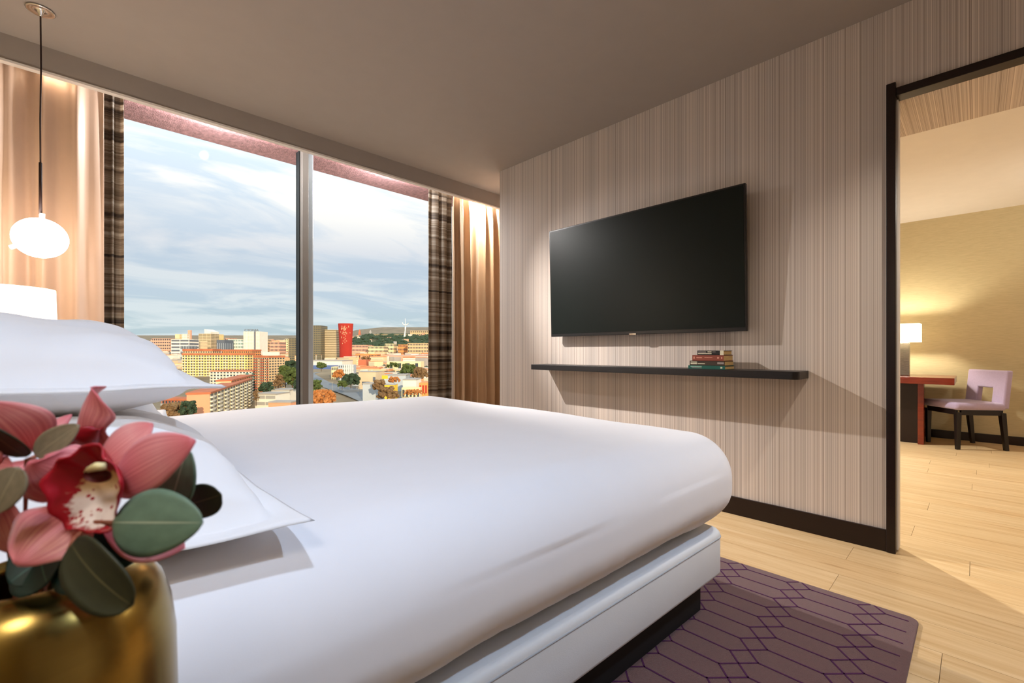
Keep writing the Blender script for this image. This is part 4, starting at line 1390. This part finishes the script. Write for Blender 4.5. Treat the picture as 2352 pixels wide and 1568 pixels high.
building('apartment_block', 'orange roofed row standing just behind the long yellow row', 520, 590, 806, 840, ORNG, dep=30, rows=9, cols=14, roof=M_TERRA, roof_h=3)
building('apartment_block', 'orange apartment row at the left behind the long yellow row', 430, 498, 806, 850, SAND, dep=24, rows=9, cols=12, roof=M_TERRA, roof_h=4)
building('apartment_tower', 'orange apartment tower with three balcony columns right of the slabs', 592, 646, 821, 560, SAND, dep=26, rows=15, cols=7, roof=M_TERRA, balc=BALR, yaw=-0.28, roof_h=2.4,
         extra=lambda t, T, w, d, zb, zt: MB().box(-w * 0.1, w * 0.35, -d * 0.2, d * 0.25, zt, zt + 7, T=T).build('rooftop_shed', WHT, t))


def sign_tower(t, T, w, d, zb, zt):
    MB().box(w * 0.16, w * 0.26, -d / 2 - 0.5, -d / 2, zb, zt, T=T).build('vertical_slot', GLASSB, t)
    MB().box(-w / 2, w / 2, -d / 2 - 0.4, -d / 2, zt - (zt - zb) * 0.62, zt - (zt - zb) * 0.60, T=T).build('dark_band', GLASSB, t)
    fnt = bpy.data.curves.new('roof_sign', 'FONT')
    fnt.body = 'CYONIA'; fnt.size = 8.5; fnt.extrude = 0.4; fnt.align_x = 'CENTER'
    tmp = bpy.data.objects.new('tmp_sign', fnt)
    COL.objects.link(tmp)
    dg = bpy.context.evaluated_depsgraph_get()
    me = bpy.data.meshes.new_from_object(tmp.evaluated_get(dg))
    bpy.data.objects.remove(tmp)
    mb = MB()
    mb.add([T(Vector((v.co.x * 1.15 + 0.0, -d / 2 - v.co.z, zt + 0.5 + v.co.y))) for v in me.vertices], [tuple(p.vertices) for p in me.polygons])
    mb.build('roof_sign', DKGREY, t)


building('hotel_tower', 'white checkered tower with a dark vertical slot and roof sign', 569, 606, 761, 1200, WHT, dep=40, rows=22, cols=11, win=BEIGE, extra=sign_tower, ww=0.5, side=False)


def sail(t, T, w, d, zb, zt):
    m = MB()
    m.add([T(Vector(p)) for p in ((-w * 0.02, -d / 2, zt), (w / 2, -d / 2, zt), (w / 2, -d / 2, zt + 6), (-w * 0.02, -d / 2, zt + 14), (-w * 0.02, d / 2, zt), (w / 2, d / 2, zt), (w / 2, d / 2, zt + 6), (-w * 0.02, d / 2, zt + 14))],
          [(0, 1, 2, 3), (7, 6, 5, 4), (0, 4, 5, 1), (1, 5, 6, 2), (2, 6, 7, 3), (3, 7, 4, 0)])
    m.build('sloping_crown', WHT, t)


building('office_tower', 'beige tower with a sloping crown on the skyline', 466, 494, 766, 1400, BEIGE, dep=40, rows=18, cols=3, ww=0.9, win=OLIVE, extra=sail)
building('office_tower', 'slim white tower, left of a pair on the skyline', 405, 415, 767, 1700, CREAM, rows=10, cols=3, win=BEIGE)
building('office_tower', 'slim white tower, right of a pair on the skyline', 421, 432, 767, 1700, WHT, rows=10, cols=3, win=BEIGE)
building('office_tower', 'thin pink tower on the skyline beside the slim white pair', 433, 439, 758, 2000, PINK, rows=12, cols=2, win=PINK)
building('office_block', 'white block with dark bands below the slim white pair', 405, 446, 779, 1250, WHT, dep=40, rows=7, cols=2, ww=0.92, win=GLASSB)
building('office_block', 'pink city block at the far left of the skyline', 362, 404, 777, 1500, PINK, dep=50, rows=7, cols=10)
building('office_block', 'small blue grey block in front of the sail topped tower', 425, 443, 793, 1050, PALEB, dep=30, rows=4, cols=5)
building('office_block', 'pale cream block left of the sail topped tower', 444, 466, 783, 1300, CREAM, dep=40, rows=6, cols=6, win=BEIGE)
building('office_block', 'narrow yellow block right of the sail topped tower', 494, 506, 767, 1600, YEL, dep=40, rows=9, cols=3, win=BEIGE)
building('office_block', 'dark glass block with pale fins between two towers', 508, 526, 780, 1250, GLASSB, dep=40, rows=1, cols=4, ww=0.2, win=PALEB)
building('office_block', 'pink low block beside the dark glass block', 526, 536, 776, 1400, PINK, dep=40, rows=7, cols=3)
building('office_block', 'wide cream block left of the checkered tower', 535, 568, 779, 1300, WHT, dep=50, rows=7, cols=9, win=TEAL)
building('office_block', 'tan block right of the checkered tower', 607, 616, 779, 1500, SAND, dep=40, rows=7, cols=3)
building('office_block', 'pale pink block on the slope right of the checkered tower', 626, 650, 785, 1500, PINK, dep=40, rows=5, cols=8)
building('office_block', 'tall cream block on the slope near the window mullion', 661, 672, 778, 1600, CREAM, dep=40, rows=8, cols=3)
building('office_block', 'olive block half hidden by the window mullion', 671, 689, 776, 1150, OLIVE, dep=40, rows=12, cols=5)
building('white_hall', 'small white hall roof behind the orange tower', 612, 634, 808, 900, WHT, dep=30)
building('office_building', 'low white office with ribbon windows below the orange tower', 598, 655, 906, 470, WHT, dep=24, rows=3, cols=2, ww=0.94, win=GREY, yaw=-0.12, roof=M_GREYROOF, side=False, yb=950)
building('office_building', 'stepped white office wing next to the mullion', 634, 676, 897, 500, WHT, dep=22, rows=4, cols=2, ww=0.9, win=GREY, roof=M_GREYROOF, side=False, yb=950)
building('annex', 'flat peach annex at the foot of the low white office', 625, 676, 925, 430, PEACH, dep=14, roof=M_GREYROOF, yb=960)

# --- right pane
building('office_tower', 'dark olive grid tower right of the mullion', 712, 745, 747, 1100, OLIVE, dep=40, rows=22, cols=8, ww=0.6)
building('office_tower', 'beige banded tower between the olive and red towers', 753, 779, 757, 1120, BEIGE, dep=40, rows=20, cols=1, ww=0.98, win=OLIVE)

# red tower that flares towards its top
D = 1060; s = D / FPX
T = frame_at(794, D + 15)
zt = EYE - (745 - 806.5) * s; zb = gz(794, D) - 6
rt = empty('red_tower', T(Vector((0, 0, zb))), 'bright red tower flaring at the top with sparkling windows', 'building')
rm = MB()
n = 14; seg_n = 20


def red_r(v):
    return (14.2 + 2.9 * v ** 2.2) * s / s


def redp(a, v):
    r = (14.0 + 3.4 * v ** 2.4)
    return T(Vector((r * math.cos(a), 0.75 * r * math.sin(a), zb + (zt - zb) * v)))


rm.grid(lambda u, v: redp(2 * math.pi * u, v), 32, 14)
rm.add([redp(2 * math.pi * k / 32, 1.0) for k in range(32)], [tuple(range(32))])
rm.build('wall', REDW, rt, smooth=True)
rw_ = MB(); rr2 = random.Random(4)
for i in range(15):
    for j in range(22):
        v = 0.55 + 0.42 * j / 22
        u = (i - 7) / 7.0
        if rr2.random() < 0.85 * max(0, (v - 0.5) * 2.2) * max(0, 1 - abs(u - 0.05) * 1.9) + 0.03:
            a = -math.pi / 2 + u * 0.9
            p = redp(a, v); q = redp(a + 0.045, v)
            out = (p - T(Vector((0, 0, p.z)))).normalized() * 0.35
            h = Vector((0, 0, 2.1))
            rw_.add([p + out, q + out, q + out + h, p + out + h, p, q, q + h, p + h], [(0, 1, 2, 3), (0, 4, 5, 1), (1, 5, 6, 2), (2, 6, 7, 3), (3, 7, 4, 0)])
o = rw_.build('windows', CREAM, rt); o['kind'] = 'stuff'
MB().lathe([(12, 0), (12, 3)], 0, 0, 24)
crown = MB()
crown.grid(lambda u, v: redp(2 * math.pi * u, 1.0) * 1.0 + Vector((0, 0, 3.0 * v)), 32, 1)
crown.build('parapet', REDW, rt)

building('mall', 'long low mall with a blue band at the foot of the towers', 700, 800, 829, 900, WHT, dep=60, roof=M_GREYROOF, side=False,
         extra=lambda t, T, w, d, zb, zt: MB().box(-w / 2, w / 2, -d / 2 - 0.6, -d / 2, zb + (zt - zb) * 0.1, zb + (zt - zb) * 0.6, T=T).build('blue_band', BLUEW, t))


def fins(t, T, w, d, zb, zt):
    for k in range(5):
        x = -w * 0.12 + k * w * 0.13
        MB().box(x, x + w * 0.05, -d / 2 - 1.5, -d / 2, zb + (zt - zb) * 0.12, zt + 0.5, T=T).build('fin', WHT, t)


building('office_building', 'grey glass office with bright white fins beyond the road', 778, 818, 838, 690, PALEB, dep=24, rows=5, cols=7, yaw=0.18, extra=fins, win=GLASSB, side=False)
building('annex', 'small cream annex left of the finned office', 766, 779, 842, 720, CREAM, dep=18, rows=3, cols=3)


def boxwin(t, T, w, d, zb, zt):
    H = zt - zb
    MB().box(-w * 0.3, w * 0.14, -d / 2 - 0.4, -d / 2, zt - H * 0.62, zt - H * 0.46, T=T).build('ribbon_window', GLASSB, t)
    MB().box(w * 0.34, w * 0.48, -d / 2 - 0.4, -d / 2, zt - H * 0.45, zt - H * 0.24, T=T).build('square_window', GLASSB, t)


building('box_building', 'plain beige box building with one ribbon window', 831, 877, 854, 600, BEIGE, dep=30, yaw=-0.1, extra=boxwin, roof=M_GREYROOF, roof_h=0.5)
building('warehouse', 'pale long warehouse with two dark openings in the middle distance', 893, 971, 830, 860, CREAM, dep=30, rows=1, cols=4, ww=0.35, side=False)
building('warehouse', 'grey blue warehouse behind the yellow billboard', 891, 938, 862, 590, PALEB, dep=26, roof=M_GREYROOF)
building('warehouse', 'white warehouse at the right behind the red fronted shop', 932, 962, 873, 520, WHT, dep=30, roof=M_GREYROOF)
building('shop', 'yellow fronted shop among the low sheds', 887, 910, 884, 490, BRIGHTY, dep=14, roof=M_GREYROOF, roof_h=0.5)
building('shop', 'pale yellow shop with a dark base beside the yellow fronted shop', 926, 968, 890, 460, CREAM, dep=14, rows=2, cols=5, side=False)
building('shop', 'orange and red fronted shop at the right edge of the window', 966, 992, 879, 470, ORNG, dep=18, rows=2, cols=4, win=REDW, side=False)
building('shop', 'small tan shop in front of the box building', 838, 868, 882, 520, PALEB, dep=16, roof=M_GREYROOF)
building('warehouse', 'orange brick warehouse near the red tower', 822, 870, 813, 1150, ORNG, dep=40, rows=2, cols=14)
building('warehouse', 'long lilac roofed shed in the middle distance at the right', 895, 985, 816, 1100, PINK, dep=60, roof=flat_mat('lilac', (190, 176, 180)))
building('housing_block', 'orange housing block below the wooded hill', 918, 956, 791, 1500, ORNG, dep=50, rows=4, cols=14)
building('housing_block', 'long sandy housing block at the right below the hill', 940, 1005, 788, 1450, SAND, dep=50, rows=5, cols=18)
building('housing_block', 'cream housing block with twin gables below the hill', 888, 908, 789, 1500, CREAM, dep=40, rows=4, cols=6)
building('housing_block', 'pink housing row right of the red tower', 812, 850, 792, 1450, PINK, dep=50, rows=4, cols=14)
building('housing_block', 'pale pink housing row in the middle below the hill', 851, 887, 795, 1400, CREAM, dep=50, rows=4, cols=12)
building('market_hall', 'low brick market hall with small roof lights', 828, 846, 826, 960, BRICK, dep=30)
building('stone_palace', 'wide sandstone building on top of the wooded hill', 945, 1000, 759, 2900, SAND, dep=80, rows=2, cols=12)
building('colonnade', 'long pale colonnade along the crest of the hill', 858, 935, 768, 2900, SAND, dep=40, rows=1, cols=26, ww=0.5, win=OLIVE, side=False)

# twin spires far away
for pxx, yy, lb in ((826, 755, 'reddish spire far away, left of two'), (851, 757, 'grey spire far away, right of two')):
    D = 3600; s = D / FPX
    Ts = frame_at(pxx, D)
    z1 = EYE - (yy - 806.5) * s; z0 = gz(pxx, D) - 10
    sp = MB()
    sp.add([Ts(Vector(p)) for p in ((-9, -9, z0), (9, -9, z0), (9, 9, z0), (-9, 9, z0), (-6, -6, z0 + (z1 - z0) * 0.6), (6, -6, z0 + (z1 - z0) * 0.6), (6, 6, z0 + (z1 - z0) * 0.6), (-6, 6, z0 + (z1 - z0) * 0.6), (0, 0, z1))],
           [(0, 1, 5, 4), (1, 2, 6, 5), (2, 3, 7, 6), (3, 0, 4, 7), (4, 5, 8), (5, 6, 8), (6, 7, 8), (7, 4, 8), (3, 2, 1, 0)])
    tag(sp.build('spire', BRICK if pxx < 840 else GREY), lb, 'spire', 'far spires')

# white communications tower: leaning shaft, arc and needle
D = 2700; s = D / FPX
Tc = frame_at(930, D)
z0 = gz(930, D) - 5


def cz(y): return EYE - (y - 806.5) * s


ct = empty('communications_tower', Tc(Vector((0, 0, z0))), 'slender white leaning communications tower on the hill', 'tower')
cw_ = flat_mat('tower_white', (250, 248, 240), 0.02)
MB().tube([Tc(Vector((-3, 0, z0))), Tc(Vector((-1, 0, cz(768)))), Tc(Vector((2, 0, cz(758)))), Tc(Vector((3.5, 0, cz(750))))], [9, 4.2, 3.2, 4.5], 12).build('shaft', cw_, ct, smooth=True)
arc = [Tc(Vector((3 + 17 * math.cos(math.radians(a)), 0, cz(741) + 13 * math.sin(math.radians(a))))) for a in range(175, 370, 13)]
MB().tube(arc, 2.4, 10).build('arc', cw_, ct, smooth=True)
MB().tube([Tc(Vector((3, 0, cz(752)))), Tc(Vector((1, 0, cz(731))))], [2.0, 0.8], 10).build('needle', cw_, ct, smooth=True)
MB().tube([Tc(Vector((-14, 0, z0 + 3))), Tc(Vector((16, 0, z0 + 3)))], 5, 10).build('foot', cw_, ct, smooth=True)

# yellow billboard on a post
D = 560; s = D / FPX
Tb = frame_at(884, D)
bb_ = empty('billboard', Tb(Vector((0, 0, gz(884, D)))), 'yellow billboard on a white post', 'billboard')
MB().box(-3.6, 3.6, -0.4, 0.4, EYE - (870 - 806.5) * s, EYE - (862 - 806.5) * s, T=Tb).build('panel', BRIGHTY, bb_)
MB().box(-0.5, 0.5, -0.4, 0.4, gz(884, D) - 2, EYE - (870 - 806.5) * s, T=Tb).build('post', WHT, bb_)


# roads follow the ground
def road(label, pts, wid):
    m = MB()
    for (px, D), w in zip(pts, wid):
        a = cpos(px - w / 2, D, z=gz(px - w / 2, D) + 0.6); b = cpos(px + w / 2, D, z=gz(px + w / 2, D) + 0.6)
        m.v += [a, b]
    for i in range(len(pts) - 1):
        m.f.append((2 * i, 2 * i + 1, 2 * i + 3, 2 * i + 2)); m.fm.append(0)
    o = m.build('road', M_ROAD, solid=0.4)
    return tag(o, label, 'road', 'city roads')


road('broad grey avenue sweeping past the orange tree at the bottom of the view', [(905, 520), (850, 550), (805, 580), (768, 620), (744, 670), (728, 730), (716, 790), (704, 880)], [160, 110, 70, 48, 34, 24, 16, 8])
road('grey road climbing the slope left of the mullion', [(640, 640), (660, 700), (690, 760), (730, 820)], [26, 20, 16, 12])
road('pale cross street in front of the box building', [(735, 640), (790, 615), (840, 585), (900, 560)], [60, 50, 40, 40])

# street lamps by the avenue
for i, (px, D) in enumerate(((763, 560), (778, 590), (808, 600), (826, 545))):
    s = D / FPX
    b = cpos(px, D, z=gz(px, D))
    m = MB().tube([b, b + Vector((0, 0, 14))], 0.22, 6)
    m.tube([b + Vector((0, 0, 14)) - RT * 1.6, b + Vector((0, 0, 14)) + RT * 1.6], 0.2, 6)
    tag(m.build('street_lamp', GREY), ['street lamp nearest the orange tree', 'second street lamp from the orange tree', 'third street lamp from the orange tree', 'street lamp on the right verge of the avenue'][i], 'street lamp', 'street lamps along the avenue')


# trees
def tree(px, D, yb, wpx, hpx, m, label, seed, n=9):
    s = D / FPX
    rr_ = random.Random(seed)
    w, h = wpx * s, hpx * s
    T = frame_at(px, D)
    z0 = EYE - (yb - 806.5) * s
    t = empty('tree', T(Vector((0, 0, z0))), label, 'tree', 'trees in the city view')
    mb = MB()
    for k in range(n * 7):
        a = rr_.uniform(0, 6.283); q_ = math.sqrt(rr_.random()) * 0.44; el = rr_.uniform(0.22, 0.92)
        q_ *= 1 - 0.75 * max(0, el - 0.45)
        c = Vector((q_ * math.cos(a) * w, q_ * math.sin(a) * w, z0 + h * el))
        r = rr_.uniform(0.07, 0.13) * min(w, h * 1.4)
        vs8 = []
        for l in range(3):
            for q in range(5):
                th = 6.283 * (q + 0.5 * l) / 5; ph_ = (-0.75, 0.0, 0.75)[l]
                vs8.append(T(c + Vector((math.cos(th) * math.cos(ph_), math.sin(th) * math.cos(ph_), math.sin(ph_))) * (r * rr_.uniform(0.7, 1.3))))
        vs8 += [T(c - Vector((0, 0, r))), T(c + Vector((0, 0, r)))]
        fc = []
        for q in range(5):
            q2 = (q + 1) % 5
            fc += [(q, q2, 5 + q2, 5 + q), (5 + q, 5 + q2, 10 + q2, 10 + q), (15, q2, q), (16, 10 + q, 10 + q2)]
        mb.add(vs8, fc)
    mb.build('crown', m, t, smooth=False)
    MB().tube([T(Vector((0, 0, z0 - 3))), T(Vector((0, 0, z0 + h * 0.5)))], 0.03 * h, 6).build('trunk', M_BARK, t)
    return t


M_BARK = mat('bark', lin((92, 70, 50)), 0.9, var=0.2, vscale=1.0)
TG = mat('tree_green', lin((84, 98, 48)), 0.95, var=0.5, vscale=0.4)
TD = mat('tree_dark', lin((56, 74, 52)), 0.95, var=0.5, vscale=0.4)
TO = mat('tree_orange', lin((186, 122, 66)), 0.95, var=0.35, vscale=0.4)
TBR = mat('tree_brown', lin((132, 104, 70)), 0.95, var=0.4, vscale=0.4)
tree(655, 560, 884, 34, 46, TG, 'dense green tree beside the orange tower', 1, 14)
tree(672, 540, 892, 36, 50, TG, 'large green tree close to the mullion', 2, 14)
tree(640, 530, 893, 26, 34, TBR, 'bare brown tree at the foot of the orange tower', 3)
tree(684, 500, 902, 22, 34, TD, 'dark tree half hidden by the mullion', 4)
tree(612, 500, 902, 34, 24, TD, 'dark bushy tree left of the low white office', 5, 12)
tree(588, 470, 925, 16, 30, TBR, 'bare tree in the gap beside the cream slab', 6)
tree(668, 720, 852, 40, 24, TD, 'dark green tree line above the road', 7, 12)
tree(400, 300, 962, 60, 38, TBR, 'brown tree clump under the pillow corner', 8, 14)
tree(432, 300, 958, 40, 38, TD, 'green tree next to the brown clump under the pillow', 9, 12)
tree(728, 430, 905, 30, 34, TG, 'green tree right beside the mullion', 10, 12)
tree(742, 370, 932, 66, 36, TO, 'bright orange autumn tree at the bottom of the right pane', 11, 16)
tree(738, 640, 848, 26, 16, TG, 'green roadside tree below the blue mall', 12, 10)
tree(778, 600, 870, 28, 22, TO, 'golden tree in front of the finned office', 13, 12)
tree(806, 580, 886, 46, 28, TD, 'dark pine group in front of the box building', 14, 14)
tree(786, 540, 890, 26, 16, TG, 'low green bush beside the avenue', 15)
tree(872, 500, 898, 36, 26, TBR, 'brown tree group right of the avenue', 16, 12)
tree(890, 430, 918, 54, 30, TBR, 'bare brown thicket at the bottom right of the view', 17, 14)
tree(905, 540, 880, 30, 16, TO, 'orange bush behind the yellow shop', 18)
tree(940, 640, 862, 44, 26, TG, 'green trees among the low sheds', 19, 14)
tree(966, 600, 872, 40, 28, TBR, 'brown trees behind the white warehouse', 20, 14)
tree(905, 760, 846, 36, 14, TG, 'green bushes below the pale long warehouse', 21, 10)
tree(840, 1000, 828, 26, 10, TBR, 'brown bushes beside the brick market hall', 22)
tree(950, 420, 908, 60, 14, TO, 'orange shrubs along the right edge of the view', 23, 14)

# far districts: too many and too small to count
far = MB()
rf = random.Random(21)
pal = [(248, 224, 180), (244, 206, 160), (238, 180, 136), (226, 160, 116), (240, 232, 214), (206, 196, 182), (180, 176, 170), (214, 140, 96), (250, 240, 220)]
fmats = [mat('far_wall_%d' % i, lin(c), 0.9, var=0.08, vscale=0.05) for i, c in enumerate(pal)]
for k in range(2600):
    D = rf.uniform(950, 3300) if rf.random() < 0.8 else rf.uniform(620, 950)
    px = rf.uniform(280, 1060)
    if 640 < px < 780 and D < 1100: continue
    if px > 780 and D > 1850 and rf.random() < 0.93: continue
    if px < 600 and D < 900: continue
    if D < 900 and 690 < px < 830: continue
    s = D / FPX
    w = rf.uniform(10, 34); h = rf.uniform(8, 24) if D > 950 else rf.uniform(4, 9)
    d = rf.uniform(10, 30)
    z0 = gz(px, D) - 3
    T = frame_at(px, D, rf.uniform(-0.5, 0.5))
    i0 = rf.randrange(len(pal))
    far.box(-w / 2, w / 2, -d / 2, d / 2, z0, z0 + h, mi=i0, T=T)
    if rf.random() < 0.5:
        far.box(-w / 2 - 0.3, w / 2 + 0.3, -d / 2 - 0.3, d / 2 + 0.3, z0 + h, z0 + h + 1.2, mi=rf.choice((7, 7, 5, 3)), T=T)
    for r_ in range(int(h / 4)):
        far.box(-w / 2 + 1, w / 2 - 1, -d / 2 - 0.2, -d / 2, z0 + 4 + r_ * 4, z0 + 5.4 + r_ * 4, mi=6, T=T)
for k in range(2600):
    D = rf.uniform(170, 3000) ** 1.0
    px = rf.uniform(-1500, 275) if rf.random() < 0.5 else rf.uniform(1065, 2600)
    w = rf.uniform(12, 34); h = rf.uniform(8, 22); d = rf.uniform(10, 30)
    z0 = gz(px, D) - 3
    T = frame_at(px, D, rf.uniform(-0.5, 0.5))
    far.box(-w / 2, w / 2, -d / 2, d / 2, z0, z0 + h, mi=rf.randrange(len(pal)), T=T)
    far.box(-w / 2 - 0.3, w / 2 + 0.3, -d / 2 - 0.3, d / 2 + 0.3, z0 + h, z0 + h + 1.2, mi=rf.choice((7, 5, 3)), T=T)
    for r_ in range(int(h / 4)):
        far.box(-w / 2 + 1, w / 2 - 1, -d / 2 - 0.2, -d / 2, z0 + 4 + r_ * 4, z0 + 5.4 + r_ * 4, mi=6, T=T)
for k in range(160):                    # low roofs between the hotel and the first blocks
    D = rf.uniform(90, 300); px = rf.uniform(-200, 1500)
    w = rf.uniform(10, 22); h = rf.uniform(4, 10); d = rf.uniform(10, 20)
    z0 = gz(px, D) - 3
    T = frame_at(px, D, rf.uniform(-0.5, 0.5))
    far.box(-w / 2, w / 2, -d / 2, d / 2, z0, z0 + h, mi=rf.randrange(len(pal)), T=T)
    far.box(-w / 2 - 0.3, w / 2 + 0.3, -d / 2 - 0.3, d / 2 + 0.3, z0 + h, z0 + h + 0.8, mi=rf.choice((7, 5, 6)), T=T)
fo = far.build('city_district', fmats, base=(0, 0, 0))
tag(fo, 'dense far city of small warm lit blocks reaching to the skyline', 'city', kind='stuff')
# scrub and woods on the hill and the green gaps
wo_ = MB()
for k in range(1500):
    D = rf.uniform(700, 3000)
    px = rf.uniform(600, 1060) if D < 1700 else rf.uniform(790, 1060)
    if D < 1000 and 690 < px < 830: continue
    r = rf.uniform(3, 7) if D < 1700 else rf.uniform(7, 16)
    c = cpos(px, D, z=gz(px, D))
    vs6 = [c + Vector((r, 0, 0)), c + Vector((0, r, 0)), c - Vector((r, 0, 0)), c - Vector((0, r, 0)), c + Vector((0, 0, r * 0.9)),
           c + Vector((r * .7, r * .7, r * .5)), c + Vector((-r * .7, r * .7, r * .5)), c + Vector((-r * .7, -r * .7, r * .5)), c + Vector((r * .7, -r * .7, r * .5))]
    wo_.add(vs6, [(5, 6, 4), (6, 7, 4), (7, 8, 4), (8, 5, 4), (0, 1, 5), (1, 6, 5), (1, 2, 6), (2, 7, 6), (2, 3, 7), (3, 8, 7), (3, 0, 8), (0, 5, 8)])
wv_ = wo_.build('woodland', TD, base=(0, 0, 0))
tag(wv_, 'dark scrub and woods covering the far hill and slopes', 'woodland', kind='stuff')
